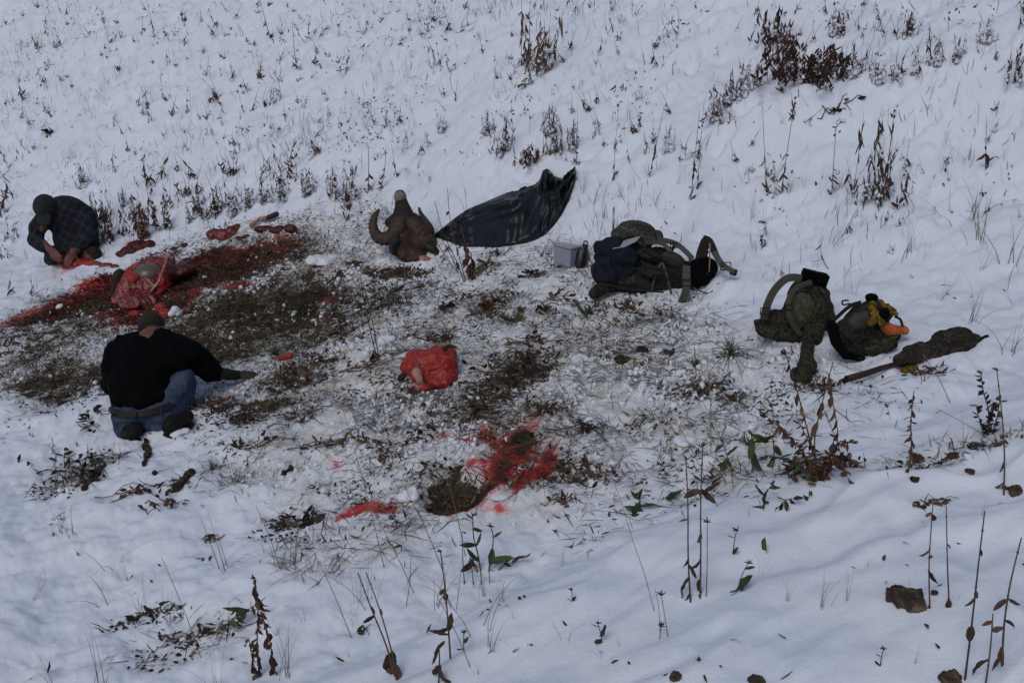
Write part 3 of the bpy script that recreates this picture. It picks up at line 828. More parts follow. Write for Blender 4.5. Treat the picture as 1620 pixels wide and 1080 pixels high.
scatter_weeds(22, (600, 240, 1100, 335), (26, 60), P_GRASS, 'grass_tuft', Gn, 'grass tuft', 'thin grass blades in the snow', 30, (.5, .9))
scatter_weeds(24, (1120, 250, 1620, 520), (30, 80), P_GRASS, 'grass_tuft', Gn, 'grass tuft', 'thin grass blades in the snow', 31, (.5, 1.0))
scatter_weeds(26, (0, 30, 620, 340), (16, 44), P_GRASS, 'grass_tuft', Gn, 'grass tuft', 'thin grass blades in the snow', 34, (.5, 1.0))
scatter_weeds(24, (20, 880, 900, 1075), (30, 100), P_GRASS, 'grass_tuft', Gn, 'grass tuft', 'thin grass blades in the snow', 32, (.8, 1.5))
scatter_weeds(18, (900, 760, 1620, 1060), (26, 60), P_GRASS, 'grass_tuft', Gn, 'grass tuft', 'thin grass blades in the snow', 33, (.4, .9))
scatter_weeds(14, (20, 590, 160, 900), (14, 30), P_SMALL, 'withered_weed', W, 'weed', 'withered weeds dotted over the snow', 35)
# the smallest of them, joined: past the count one would keep apart
def join_rest(name, label, items):
    mb_v = []; mb_f = []; mb_m = []; off = 0
    for me, p, sw, s, rz, tilt in items:
        m4 = Matrix.Translation(p) @ Matrix.Rotation(tilt, 4, 'Y') @ Matrix.Rotation(rz, 4, 'Z') @ Matrix.Diagonal((sw, sw, s, 1))
        mb_v += [tuple(m4 @ q.co) for q in me.vertices]
        mb_f += [tuple(i + off for i in f.vertices) for f in me.polygons]; mb_m += [f.material_index for f in me.polygons]
        off = len(mb_v)
    me = bpy.data.meshes.new(name); me.from_pydata(mb_v, [], mb_f)
    for m in (M['stem'], M['dried_leaf']): me.materials.append(m)
    me.polygons.foreach_set('material_index', mb_m)
    tag(link(name, me), label, None, kind='stuff')
join_rest('smallest_weeds', 'the smallest withered weeds dotted over the snowy hillside', REST)

# snow caught in the clumps
def caught_snow():
    rng = np.random.default_rng(77); C = []; Sz = []
    bpy.context.view_layer.update()
    for o in PLACED:
        if 'grass' in o.name or 'tuft' in o.name or ('clump' not in o.name and rng.random() > .35): continue
        me = o.data; n = len(me.vertices)
        if n < 60: continue
        k = int((6 if 'clump' not in o.name else 70) * rng.uniform(.4, 1.2))
        mw = Matrix.Translation(o.location) @ o.rotation_euler.to_matrix().to_4x4() @ Matrix.Diagonal((*o.scale, 1))
        for i in rng.integers(0, n, k):
            q = mw @ me.vertices[int(i)].co
            if q.z - o.location.z > o.scale.z * .55: continue
            C.append(q); Sz.append(rng.uniform(.006, .022))
    C = np.array([tuple(c) for c in C]); Sz = np.array(Sz); n = len(C)
    ico = np.array([[0, 0, 1], [.9, 0, 0], [0, .9, 0], [-.9, 0, 0], [0, -.9, 0], [0, 0, -.7]])
    fc = np.array([[0,1,2],[0,2,3],[0,3,4],[0,4,1],[5,2,1],[5,3,2],[5,4,3],[5,1,4]])
    V = ico[None] * (1 + rng.normal(0, .3, (n, 6, 1))) * Sz[:, None, None] + C[:, None, :]
    F = (np.arange(n)[:, None, None] * 6 + fc[None]).reshape(-1, 3)
    me = bpy.data.meshes.new('caught_snow'); me.from_pydata(V.reshape(-1, 3).tolist(), [], F.tolist())
    me.polygons.foreach_set('use_smooth', [True] * len(F)); me.materials.append(M['clump_snow'])
    tag(link('caught_snow', me), 'crumbs of snow caught among the leaves of the dried weeds', None, kind='stuff')
caught_snow()

# ------------------------------------------------------------------ near plants, part by part
def near_plant(u, v, name, label, cat, group, stems, leafmat='dried_leaf', stemmat='stem'):
    """stems: list of dicts: pts (pixels along the stem, foot first), r (m), leaves: list of (t, side -1/1, length px, width px, droop)"""
    p0 = G(u, v)
    d0 = FPX / ppm(p0)
    root = empty(name, p0)
    tag(root, label, cat, group)
    rr = random.Random(int(u * 7 + v))
    k = d0 / FPX
    for s in stems:
        dz = s.get('dz', 0.0)
        pts = []
        n = len(s['pts'])
        for i, (a, b) in enumerate(s['pts']):
            q = at(a, b, d0 + dz * i / max(1, n - 1) + .012 * math.sin(3.1 * i + u)) - p0
            pts.append(q)
        if s.get('sink', True):
            pts[0] = pts[0] + Vector((0, 0, -.03))
        # smooth the stem
        fine = []
        for i in range(len(pts) - 1):
            for j in range(3):
                t = j / 3; fine.append(pts[i].lerp(pts[i + 1], t))
        fine.append(pts[-1])
        for _ in range(2):
            fine = [fine[0]] + [(fine[i - 1] + fine[i] * 2 + fine[i + 1]) / 4 for i in range(1, len(fine) - 1)] + [fine[-1]]
        m = MB()
        r0 = s.get('r', 1.6) * k * .82
        m.tube(fine, [r0 * (1 - .5 * i / len(fine)) for i in range(len(fine))], 5, 0)
        for i in range(2, len(fine) - 1, 3):     # joints of the stem
            m.tube([fine[i] - Vector((0, 0, r0 * .9)), fine[i], fine[i] + Vector((0, 0, r0 * .9))], [r0 * .7, r0 * 1.2, r0 * .7], 5, 0)
        m.build('stem', M[s.get('mat', stemmat)], root)
        for (t, side, L, W, droop) in s.get('leaves', []):
            x = t * (len(fine) - 1); i = min(int(x), len(fine) - 2)
            p = fine[i].lerp(fine[i + 1], x - i)
            b = MB()
            yy = rr.uniform(-.5, .5)
            if droop > 0: dd = Vector((side * (1.1 - droop), yy, -droop * 1.5))
            else: dd = Vector((side * (1 + droop * .6), yy, -droop * 1.2))
            b.leaf(p, dd, L * k * 1.1, W * k * 1.15, bend=rr.uniform(-1.0, 1.3) if droop > 0 else rr.uniform(-.1, .8), fold=rr.uniform(.25, .7), seg=6, rnd=rr,
                   side=Vector((yy * .5 + .3, rr.uniform(-1, -.3), rr.uniform(-.3, .6))) if droop <= 0 else None)
            # ruffle the blade
            b.v = [tuple(Vector(q) + Vector((rr.gauss(0, 1), rr.gauss(0, 1), rr.gauss(0, 1))) * (.045 * W * k)) for q in b.v]
            b.build('leaf', M[s.get('lmat', leafmat)], root)
        if 'head' in s:
            b = MB(); p = fine[-1]
            for q in range(s['head']):
                dd = Vector((rr.gauss(0, 1), rr.gauss(0, 1), rr.uniform(.0, 1)))
                b.leaf(p, dd, s.get('hl', 8) * k, s.get('hl', 8) * .3 * k, .2, .3, 2, rnd=rr)
            b.tube([p - Vector((0, 0, 1.5 * k)), p, p + Vector((0, 0, 2.5 * k))], [1 * k, 2.6 * k, 1 * k], 6)
            b.build('seed_head', M['seed'], root)
    return root

def rleaves(seed, n, t0, t1, L, W, d0=.5, d1=1.0):
    r = random.Random(seed)
    return [(t0 + (t1 - t0) * (i + r.random() * .7) / n, r.choice((-1, 1)) * r.uniform(.3, 1), r.uniform(.6, 1.2) * L, r.uniform(.7, 1.2) * W, r.uniform(d0, d1)) for i in range(n)]

NP = near_plant
GRP = 'tall stalks and plants of the foreground'
NP(1103, 952, 'tall_weed', 'pair of tall dark stalks standing in front of the smooth snow right of centre', 'weed', GRP, [
    dict(pts=[(1094, 950), (1088, 880), (1089, 800), (1085, 725)], r=1.9, leaves=[(.1, -1, 26, 9, .9), (.2, -1, 34, 12, .6), (.28, 1, 24, 9, .7), (.33, -1, 22, 8, .8), (.58, -1, 14, 6, .3)], head=6, hl=8),
    dict(pts=[(1108, 955), (1109, 880), (1108, 790), (1112, 705)], r=2.0, dz=.05, leaves=[(.05, 1, 28, 12, .8), (.1, 1, 30, 11, .9), (.2, -1, 26, 10, .9), (.32, -1, 26, 9, .8), (.47, -1, 16, 6, .9), (.7, 1, 36, 10, -.1), (.72, -1, 30, 10, .15), (.73, 1, 30, 9, .5)], head=7, hl=9),
    dict(pts=[(1117, 955), (1119, 900), (1119, 825)], r=1.1, head=9, hl=9, dz=.03)])
NP(1540, 1078, 'tall_weed', 'tall dark stalk near the bottom right corner with curled brown leaves', 'weed', GRP, [
    dict(pts=[(1527, 1078), (1538, 985), (1547, 900), (1558, 808)], r=2.3, leaves=[(.32, 1, 30, 11, .9), (.33, -1, 24, 9, .9), (.5, -1, 22, 7, .7), (.53, 1, 24, 7, .6), (.05, -1, 26, 12, .8), (.78, 1, 12, 5, .8)])])
NP(1570, 1082, 'tall_weed', 'thick stalk at the bottom right corner leaning right with several dead leaves', 'weed', GRP, [
    dict(pts=[(1560, 1082), (1567, 1030), (1571, 970)], r=2.2, leaves=[(.4, -1, 34, 12, .3), (.9, -1, 18, 6, .2)]),
    dict(pts=[(1588, 1040), (1588, 985), (1598, 920), (1616, 850)], r=2.4, leaves=[(.1, -1, 34, 13, .9), (.15, 1, 30, 12, .9), (.3, -1, 24, 8, .1), (.35, 1, 22, 8, .2), (.52, -1, 26, 8, .5), (.53, 1, 28, 8, .5)])])
NP(1472, 967, 'tall_weed', 'slim stalk standing just right of the large brown rock', 'weed', GRP, [
    dict(pts=[(1474, 967), (1469, 900), (1472, 850), (1476, 798)], r=1.7, leaves=[(.1, -1, 24, 8, .95), (.35, 1, 26, 11, .6), (.55, -1, 20, 6, .7), (.9, 1, 16, 8, .6), (.92, -1, 14, 6, .2)])])
NP(1505, 962, 'tall_weed', 'slim bare stalk second to the right of the large brown rock', 'weed', GRP, [
    dict(pts=[(1505, 962), (1499, 900), (1498, 850), (1497, 800)], r=1.7, leaves=[(.12, -1, 28, 10, .95), (.14, 1, 20, 8, .9), (.6, 1, 10, 4, .5)])])
NP(1595, 782, 'tall_weed', 'tall reed-like stalk at the right edge rising to the rifle muzzle', 'weed', GRP, [
    dict(pts=[(1590, 782), (1590, 720), (1586, 660), (1577, 585)], r=1.9, leaves=[(.12, 1, 26, 10, .8), (.15, -1, 22, 8, .9), (.3, 1, 26, 9, .8), (.45, -1, 20, 9, .2)], head=5)])
NP(1565, 690, 'bushy_weed', 'dark bushy green-brown weed in front of the covered rifle at right', 'weed', GRP, [
    dict(pts=[(1565, 690), (1566, 650), (1555, 620), (1552, 590)], r=1.6, lmat='dark_leaf', leaves=rleaves(1, 22, .1, 1, 10, 5, -.6, .5), head=6),
    dict(pts=[(1568, 688), (1578, 660), (1582, 630)], r=1.3, lmat='green_leaf', leaves=rleaves(2, 20, .1, 1, 10, 5, -.6, .5), head=6),
    dict(pts=[(1562, 688), (1548, 660), (1545, 640)], r=1.2, lmat='dark_leaf', leaves=rleaves(3, 18, .1, 1, 10, 5, -.6, .5)),
    dict(pts=[(1566, 688), (1560, 665), (1570, 640)], r=1.1, lmat='dark_leaf', leaves=rleaves(33, 16, .1, 1, 10, 5, -.6, .5))])
NP(1438, 748, 'reddish_weed', 'upright weed with reddish downturned leaves in snow below the rifle stock', 'weed', GRP, [
    dict(pts=[(1436, 750), (1443, 710), (1440, 670), (1446, 618)], r=1.7, leaves=rleaves(4, 26, .05, .97, 12, 5, .1, 1), lmat='rust_leaf')], 'rust_leaf')
def feather(a, b, sag, n, seed, L=10, W=4.2, r=1.5, mat='rust_leaf'):
    m = ((a[0] + b[0]) / 2, (a[1] + b[1]) / 2 - sag)
    return dict(pts=[a, ((a[0] * 2 + m[0]) / 3, (a[1] * 2 + m[1] * 1) / 3 - sag * .3), m, b], r=r, dz=random.Random(seed).uniform(-.12, .12), leaves=rleaves(seed, int(n * 1.55), .12, 1, L * 1.2, W * 1.15, -.4, .9), lmat=mat)
NP(1288, 762, 'reddish_weed', 'large sprawling reddish weed with feathery arching stems right of centre', 'weed', GRP, [
    feather((1300, 758), (1196, 645), 14, 26, 51), feather((1298, 760), (1222, 662), 10, 24, 52), feather((1305, 758), (1262, 664), 6, 20, 53), feather((1302, 760), (1376, 768), 52, 26, 54),
    feather((1298, 760), (1350, 700), 30, 22, 55), feather((1296, 760), (1368, 742), 34, 22, 56), feather((1300, 762), (1345, 762), 46, 22, 57), feather((1296, 762), (1240, 742), 26, 18, 58, 13, 6),
    feather((1294, 762), (1210, 720), 16, 14, 59, 13, 6, mat='green_leaf'), feather((1300, 760), (1322, 690), 4, 16, 60),
    dict(pts=[(1300, 762), (1285, 700), (1300, 640), (1318, 572)], r=1.8, leaves=rleaves(7, 7, .3, .95, 24, 8, .7, 1), lmat='dried_leaf'),
    dict(pts=[(1302, 762), (1280, 690), (1262, 620), (1243, 560)], r=1.8, leaves=rleaves(8, 6, .3, .95, 22, 8, .7, 1), lmat='dried_leaf'),
    dict(pts=[(1302, 762), (1330, 700), (1318, 640), (1310, 590)], r=1.4, leaves=rleaves(81, 6, .3, .95, 20, 7, .7, 1), lmat='dried_leaf')], 'rust_leaf')
NP(1200, 745, 'green_weed', 'green leafed plant with pointed leaves left of the sprawling reddish weed', 'plant', GRP, [
    dict(pts=[(1190, 745), (1193, 710), (1188, 685)], r=1.6, leaves=[(.7, 1, 34, 11, -.2), (.8, -1, 30, 11, .9), (.95, 1, 30, 8, .2), (.5, 1, 34, 12, .9)], lmat='green_leaf', head=7),
    dict(pts=[(1220, 745), (1226, 715), (1222, 690)], r=1.4, leaves=[(.3, -1, 26, 9, .7), (.7, 1, 28, 9, .5), (.9, -1, 20, 8, -.4)], lmat='green_leaf', head=6)], 'green_leaf')
NP(1150, 745, 'green_weed', 'small greenish brown plant between the tall stalk pair and the pointed green one', 'plant', GRP, [
    dict(pts=[(1162, 750), (1152, 725), (1143, 698)], r=1.3, leaves=[(.5, -1, 22, 9, .6), (.6, 1, 24, 8, -.6), (.9, -1, 18, 7, .3), (.3, -1, 18, 8, .9)], lmat='green_leaf', head=7)], 'green_leaf')
NP(1213, 805, 'green_weed', 'ragged green plant at the edge of the smooth snow under the reddish weed', 'plant', GRP, [
    dict(pts=[(1210, 808), (1208, 785), (1222, 765)], r=1.3, leaves=rleaves(12, 9, .1, 1, 18, 8, -.4, .8), lmat='green_leaf', head=6),
    dict(pts=[(1225, 805), (1240, 790), (1258, 788)], r=1.3, leaves=rleaves(13, 7, .1, 1, 16, 7, -.4, .8), lmat='dark_leaf')], 'green_leaf')
NP(1282, 788, 'green_weed', 'single small upright green leaf below the sprawling reddish weed', 'plant', GRP, [
    dict(pts=[(1282, 788), (1280, 775)], r=1.1, leaves=[(.2, 1, 18, 8, -.9), (.3, -1, 20, 8, -.8)], lmat='green_leaf')], 'green_leaf')
NP(1010, 812, 'green_weed', 'low green rosette in the dirty snow below the dark leaf piles', 'plant', GRP, [
    dict(pts=[(1016, 815), (1014, 800), (1010, 782)], r=1.5, leaves=[(.4, -1, 26, 12, -.3), (.5, 1, 24, 10, -.1), (.6, -1, 22, 10, .4), (.4, 1, 26, 8, .7), (.8, 1, 16, 7, -.8), (.8, -1, 18, 8, -.7)], lmat='green_leaf', head=7)], 'green_leaf')
NP(1048, 792, 'green_weed', 'one broad green leaf lying on the snow left of the tall stalk pair', 'plant', GRP, [
    dict(pts=[(1046, 790), (1050, 785)], r=1.2, leaves=[(.5, 1, 34, 14, -.15)], lmat='green_leaf')], 'green_leaf')
NP(768, 905, 'green_weed', 'bushy green plant with a browned leaf in the foreground centre', 'plant', GRP, [
    dict(pts=[(762, 915), (758, 880), (748, 850), (748, 815)], r=1.7, leaves=[(.3, -1, 34, 11, -.9), (.35, -1, 30, 12, .3), (.5, 1, 26, 10, -.7), (.55, -1, 24, 9, -.2), (.8, 1, 16, 6, .4), (.95, -1, 14, 5, -.6)], lmat='green_leaf', head=6),
    dict(pts=[(770, 915), (776, 885), (782, 850), (776, 832)], r=1.5, leaves=[(.2, 1, 28, 12, .5), (.3, 1, 40, 13, -.2), (.5, -1, 26, 10, .8), (.7, 1, 18, 7, -.3)], lmat='green_leaf', head=6),
    dict(pts=[(772, 915), (800, 885), (830, 878)], r=1.4, leaves=[(.3, -1, 20, 10, .8), (.5, 1, 20, 12, .9), (.8, 1, 22, 8, .1), (.9, -1, 18, 7, .5)], lmat='rust_leaf'),
    dict(pts=[(765, 915), (750, 890), (742, 882)], r=1.4, leaves=[(.3, -1, 20, 9, .3), (.6, -1, 24, 9, .2), (.9, 1, 18, 9, .9)], lmat='rust_leaf')], 'green_leaf')
NP(713, 1042, 'tall_weed', 'tall bare stalk with two broad curled brown leaves in the foreground centre', 'weed', GRP, [
    dict(pts=[(713, 1042), (709, 985), (704, 930), (697, 872)], r=2.0, leaves=[(.25, -1, 34, 13, -.4), (.28, 1, 30, 12, -.9), (.3, -1, 26, 10, .5), (.62, 1, 24, 8, .8), (.66, -1, 18, 7, .6)], head=4)])
NP(735, 925, 'tall_weed', 'short row of dark upright stems left under the bushy green plant', 'weed', GRP, [
    dict(pts=[(736, 928), (732, 890), (731, 840)], r=1.2, leaves=[(.1, 1, 20, 7, .9), (.2, 1, 14, 5, .9)]),
    dict(pts=[(750, 926), (747, 905), (745, 885)], r=1.1),
    dict(pts=[(763, 934), (761, 910), (758, 888)], r=1.2),
    dict(pts=[(776, 953), (775, 920), (773, 895)], r=1.2, leaves=[(.4, 1, 14, 6, .9)])])
NP(625, 1078, 'tall_weed', 'two leaning dark stalks with hanging brown leaves at the bottom left of centre', 'weed', GRP, [
    dict(pts=[(632, 1082), (612, 1020), (588, 965), (566, 905)], r=2.1, leaves=[(.18, -1, 34, 14, .9), (.25, 1, 26, 10, .8), (.28, -1, 40, 14, .95), (.62, -1, 22, 8, .4), (.7, 1, 14, 5, .6)]),
    dict(pts=[(634, 1082), (618, 1022), (600, 960), (579, 905)], r=1.9, leaves=[(.2, 1, 26, 12, .9), (.3, 1, 24, 10, .9), (.66, 1, 12, 5, .7)])])
NP(693, 1085, 'tall_weed', 'short stalk with big drooping tan leaves at the bottom centre', 'weed', GRP, [
    dict(pts=[(692, 1088), (696, 1050), (694, 1018)], r=1.9, leaves=[(.5, 1, 34, 14, .9), (.5, -1, 32, 12, .8), (.95, -1, 34, 12, .95), (.9, 1, 14, 7, -.5)])])
NP(415, 1072, 'tall_weed', 'stalk thick with dark curled leaves at the bottom, left of centre', 'weed', GRP, [
    dict(pts=[(412, 1072), (405, 1020), (410, 960), (402, 914)], r=1.8, leaves=rleaves(14, 20, .05, 1, 18, 8, .3, 1), lmat='rust_leaf', head=6),
    dict(pts=[(424, 1072), (432, 1040), (424, 1000), (412, 965)], r=1.5, leaves=rleaves(15, 16, .05, 1, 18, 8, .3, 1), lmat='rust_leaf'),
    dict(pts=[(408, 1072), (398, 1040), (394, 1010)], r=1.4, leaves=rleaves(16, 10, .05, 1, 16, 7, .3, 1), lmat='rust_leaf')], 'rust_leaf')
NP(372, 1000, 'fallen_weed', 'fallen weed with olive leaves lying left of the dark curled stalk', 'weed', GRP, [
    dict(pts=[(275, 1030), (320, 1010), (355, 990), (420, 945)], r=1.4, sink=False, leaves=rleaves(17, 18, .05, 1, 18, 7, .0, .8), lmat='dried_leaf'),
    dict(pts=[(355, 992), (375, 970), (412, 962)], r=1.4, sink=False, leaves=rleaves(18, 5, .2, 1, 26, 9, -.4, .3), lmat='green_leaf')])
NP(1170, 935, 'green_weed', 'green leaf pair in the smooth snow right of the tall stalk pair', 'plant', GRP, [
    dict(pts=[(1166, 938), (1170, 915), (1184, 890)], r=1.3, leaves=[(.2, 1, 34, 17, -.7), (.25, -1, 20, 10, .3), (.8, 1, 16, 5, -.1)], lmat='green_leaf', head=6)], 'green_leaf')
NP(1165, 880, 'green_weed', 'tiny green sprig with seed heads above the green leaf pair', 'plant', GRP, [
    dict(pts=[(1160, 870), (1162, 852), (1166, 838)], r=1.1, leaves=[(.1, 1, 16, 7, -.7), (.6, -1, 12, 4, -.1)], lmat='green_leaf', head=8, hl=9)], 'green_leaf')
NP(1210, 872, 'green_weed', 'single narrow green leaf standing alone in the smooth snow', 'plant', GRP, [
    dict(pts=[(1212, 872), (1211, 868)], r=1.1, leaves=[(.5, -1, 30, 10, -1.6)], lmat='green_leaf')], 'green_leaf')
NP(953, 1018, 'green_weed', 'small green leaf cluster in the foreground snow right of centre', 'plant', GRP, [
    dict(pts=[(955, 1018), (950, 1000), (946, 985)], r=1.2, leaves=[(.4, 1, 30, 13, -.9), (.3, -1, 14, 7, .2), (.8, -1, 12, 5, -.3)], lmat='green_leaf', head=4)], 'green_leaf')
NP(905, 952, 'green_weed', 'tiny sprig alone in the snow above the small green leaf cluster', 'plant', GRP, [
    dict(pts=[(906, 952), (905, 942), (904, 932)], r=1.0, leaves=[(.3, 1, 10, 4, -.6), (.3, -1, 10, 4, -.6)], lmat='green_leaf', head=6, hl=6)], 'green_leaf')
NP(735, 1030, 'green_weed', 'small grey sprig with round seed heads beside the broad curled leaves', 'plant', GRP, [
    dict(pts=[(735, 1030), (733, 1015), (734, 1000)], r=1.2, leaves=[(.3, -1, 12, 5, -.3), (.5, 1, 12, 6, -.5)], lmat='green_leaf', head=9, hl=7)], 'green_leaf')
NP(835, 1023, 'green_weed', 'tiny green leaf tuft in the foreground left of the small leaf cluster', 'plant', GRP, [
    dict(pts=[(835, 1024), (835, 1018)], r=1.0, leaves=[(.5, 1, 11, 6, -.5), (.5, -1, 9, 5, -.5)], lmat='green_leaf')], 'green_leaf')
NP(1395, 1055, 'green_weed', 'small sprig in the smooth snow below the large brown rock', 'plant', GRP, [
    dict(pts=[(1393, 1058), (1394, 1040), (1398, 1026)], r=1.2, leaves=[(.3, -1, 14, 5, -.7), (.6, -1, 10, 4, -.3)], lmat='dark_leaf', head=7, hl=7)], 'dark_leaf')
NP(1048, 1010, 'seed_stalk', 'star-shaped dry seed head on a thin stalk in the foreground', 'seed stalk', GRP, [
    dict(pts=[(1060, 1012), (1052, 975), (1046, 940)], r=1.0, mat='straw', head=12, hl=9),
    dict(pts=[(1042, 1018), (1044, 1005), (1046, 990)], r=1.0, mat='straw', head=12, hl=9),
    dict(pts=[(1045, 990), (1043, 960), (1036, 930)], r=.7, mat='straw')])
NP(900, 845, 'seed_stalk', 'thin broken stalk with a small seed head in the snow under the dark leaf piles', 'seed stalk', GRP, [
    dict(pts=[(920, 880), (893, 860), (878, 840)], r=1.0, mat='straw', head=7, hl=6)])
NP(1020, 970, 'long_stalk', 'long bare stalk leaning left across the foreground right of centre', 'dry stalk', GRP, [
    dict(pts=[(1043, 985), (1020, 905), (1002, 860), (978, 775), (964, 752)], r=.7, mat='straw')])
for i, (a, b, lab) in enumerate([
    ((610, 900), (540, 640), 'long thin bare stalk leaning left below the fallen weed pile'), ((445, 900), (405, 800), 'long thin stalk leaning left in the clean snow under the fallen log'),
    ((705, 905), (640, 770), 'long bare stalk crossing the snow below the blood pit, left one'), ((640, 960), (650, 880), 'thin vertical stalk in the foreground below the pit'),
    ((738, 880), (700, 735), 'long bare stalk crossing in front of the blood pit'), ((660, 940), (580, 790), 'long leaning stalk left of the green bush in the foreground'),
    ((320, 1040), (255, 880), 'long leaning stalk with a bent tip in the left foreground'), ((560, 1010), (490, 860), 'long leaning stalk right of the dark curled stalk'),
    ((1125, 720), (1118, 560), 'upright straw stalk in the trodden snow left of the green tuft'), ((1345, 750), (1290, 620), 'long bare stalk leaning through the sprawling reddish weed'),
    ((1140, 800), (1055, 640), 'long thin stalk leaning left above the tall stalk pair'), ((1510, 640), (1460, 560), 'bare stalk leaning in front of the covered rifle'),
    ((1590, 700), (1480, 645), 'long stalk leaning low over the snow at right below the rifle'), ((750, 1060), (690, 940), 'leaning stalk at the bottom centre')]):
    NP(a[0], a[1], 'long_stalk', lab, 'dry stalk', 'long bare stalks leaning over the snow', [dict(pts=[a, ((a[0] + b[0]) / 2 + 4, (a[1] + b[1]) / 2 + 3), b], r=.9, mat='straw')])

NP(738, 445, 'rusty_weed', 'rusty brown weed standing in front of the left end of the black tarp', 'weed', GRP, [
    dict(pts=[(742, 448), (740, 420), (737, 385), (728, 355)], r=1.6, leaves=rleaves(30, 14, .05, .95, 16, 7, .3, 1), lmat='rust_leaf'),
    dict(pts=[(745, 448), (747, 425), (745, 400)], r=1.5, leaves=rleaves(31, 10, .05, .95, 18, 8, .3, 1), lmat='rust_leaf'),
    dict(pts=[(736, 446), (722, 410), (700, 370), (688, 318)], r=1.0, leaves=[(.3, 1, 12, 5, .8), (.5, -1, 10, 4, .6)]),
    dict(pts=[(738, 446), (725, 400), (712, 360), (708, 298)], r=1.0, leaves=[(.4, 1, 12, 5, .8), (.8, -1, 10, 4, .6)])], 'rust_leaf')
NP(786, 408, 'rusty_weed', 'small rusty sprig at the lower edge of the black tarp', 'weed', GRP, [
    dict(pts=[(786, 412), (787, 398), (784, 382)], r=1.3, leaves=rleaves(32, 6, .1, .95, 14, 6, .3, 1), lmat='rust_leaf')], 'rust_leaf')
NP(690, 442, 'rusty_weed', 'few bent twigs right of the ram head cape', 'weed', GRP, [
    dict(pts=[(742, 440), (718, 425), (702, 400), (680, 370)], r=1.0, leaves=[(.6, -1, 14, 5, .9), (.4, 1, 12, 4, .7)]),
    dict(pts=[(730, 438), (712, 400), (700, 380)], r=.9)])
NP(600, 570, 'dry_stalk', 'two thin dark stalks rising from the trodden snow left of the red hide bundle', 'dry stalk', GRP, [
    dict(pts=[(596, 560), (580, 500), (570, 440)], r=1.2), dict(pts=[(600, 565), (590, 510), (575, 450)], r=1.2, leaves=[(.1, -1, 14, 8, .8)]),
    dict(pts=[(590, 548), (592, 560), (600, 568)], r=2.0, leaves=[(.1, -1, 20, 12, .8)], mat='straw')])

# ------------------------------------------------------------------ soft bodies: overlapping volumes fused into one skin
ICO = None
class Sculpt:
    def __init__(s): s.mb = MB()
    def ball(s, c, r, rot=None, seg=14):
        """r: radius or (rx, ry, rz)"""
        if not isinstance(r, (tuple, list)): r = (r, r, r)
        R = rot if rot is not None else Matrix.Identity(3)
        vs = []; fs = []
        n = seg; m = seg // 2
        vs.append((0, 0, 1))
        for i in range(1, m):
            a = math.pi * i / m
            for k in range(n):
                b = 2 * math.pi * k / n
                vs.append((math.sin(a) * math.cos(b), math.sin(a) * math.sin(b), math.cos(a)))
        vs.append((0, 0, -1))
        for k in range(n): fs.append((0, 1 + k, 1 + (k + 1) % n))
        for i in range(m - 2):
            for k in range(n):
                a = 1 + i * n + k; b = 1 + i * n + (k + 1) % n
                fs.append((a, a + n, b + n, b))
        L = len(vs) - 1
        for k in range(n): fs.append((L, 1 + (m - 2) * n + (k + 1) % n, 1 + (m - 2) * n + k))
        s.mb.add([Vector(c) + R @ Vector((x * r[0], y * r[1], z * r[2])) for x, y, z in vs], fs)
        return s
    def limb(s, pts, rad, n=12, flat=1.0, up=None):
        """round-ended tapering limb"""
        pts = [Vector(p) for p in pts]
        if not isinstance(rad, (list, tuple)): rad = [rad] * len(pts)
        s.mb.tube(pts, rad, n, flat=flat, up=up)
        for p, r in zip(pts, rad):
            if flat > .9: s.ball(p, r * .985, seg=12)
        return s
    def box(s, c, r, rot=None):
        R = rot if rot is not None else Matrix.Identity(3)
        vs = [Vector(c) + R @ Vector((x * r[0], y * r[1], z * r[2])) for x in (-1, 1) for y in (-1, 1) for z in (-1, 1)]
        s.mb.add(vs, [(0, 1, 3, 2), (4, 6, 7, 5), (0, 4, 5, 1), (2, 3, 7, 6), (0, 2, 6, 4), (1, 5, 7, 3)])
        return s
    def skin(s, name, mat, voxel=.014, smooth=4, wrinkle=0.0, wscale=12.0, parent=None, origin=None, seed=0, ridge=False, stretch=(1, 1, 1), fine=0.0):
        me = bpy.data.meshes.new('tmp')
        me.from_pydata(s.mb.v, [], s.mb.f); me.update()
        ob = bpy.data.objects.new('tmp', me); COL.objects.link(ob)
        md = ob.modifiers.new('r', 'REMESH'); md.mode = 'VOXEL'; md.voxel_size = voxel; md.adaptivity = 0
        if smooth:
            ms = ob.modifiers.new('s', 'SMOOTH'); ms.iterations = smooth; ms.factor = .5
        dg = bpy.context.evaluated_depsgraph_get()
        out = bpy.data.meshes.new_from_object(ob.evaluated_get(dg))
        bpy.data.objects.remove(ob); bpy.data.meshes.remove(me)
        out.name = name
        n = len(out.vertices)
        co = np.empty(n * 3); out.vertices.foreach_get('co', co); co = co.reshape(-1, 3)
        if wrinkle or fine:
            no = np.empty(n * 3); out.vertices.foreach_get('normal', no); no = no.reshape(-1, 3)
            q = co * np.array(stretch) * wscale
            f = fbm(q[:, 0] + .7 * q[:, 2] + seed, q[:, 1] - .6 * q[:, 2], 3, seed) * .6 + fbm(q[:, 2] + seed * 2, q[:, 0] * .8 + q[:, 1] * .5, 3, seed + 5) * .6
            if ridge: f = .55 - np.abs(f) * 2.2
            g = 0
            if fine:
                q2 = q * 4
                g = fbm(q2[:, 0] + .7 * q2[:, 2], q2[:, 1] - .6 * q2[:, 2], 2, seed + 9)
            co = co + no * (f * wrinkle + g * fine)[:, None]
        o = None
        if origin is not None:
            co = co - np.array(origin)
        out.vertices.foreach_set('co', co.ravel())
        out.polygons.foreach_set('use_smooth', np.ones(len(out.polygons), bool))
        out.materials.clear(); out.materials.append(mat)
        out.update()
        return link(name, out, parent)

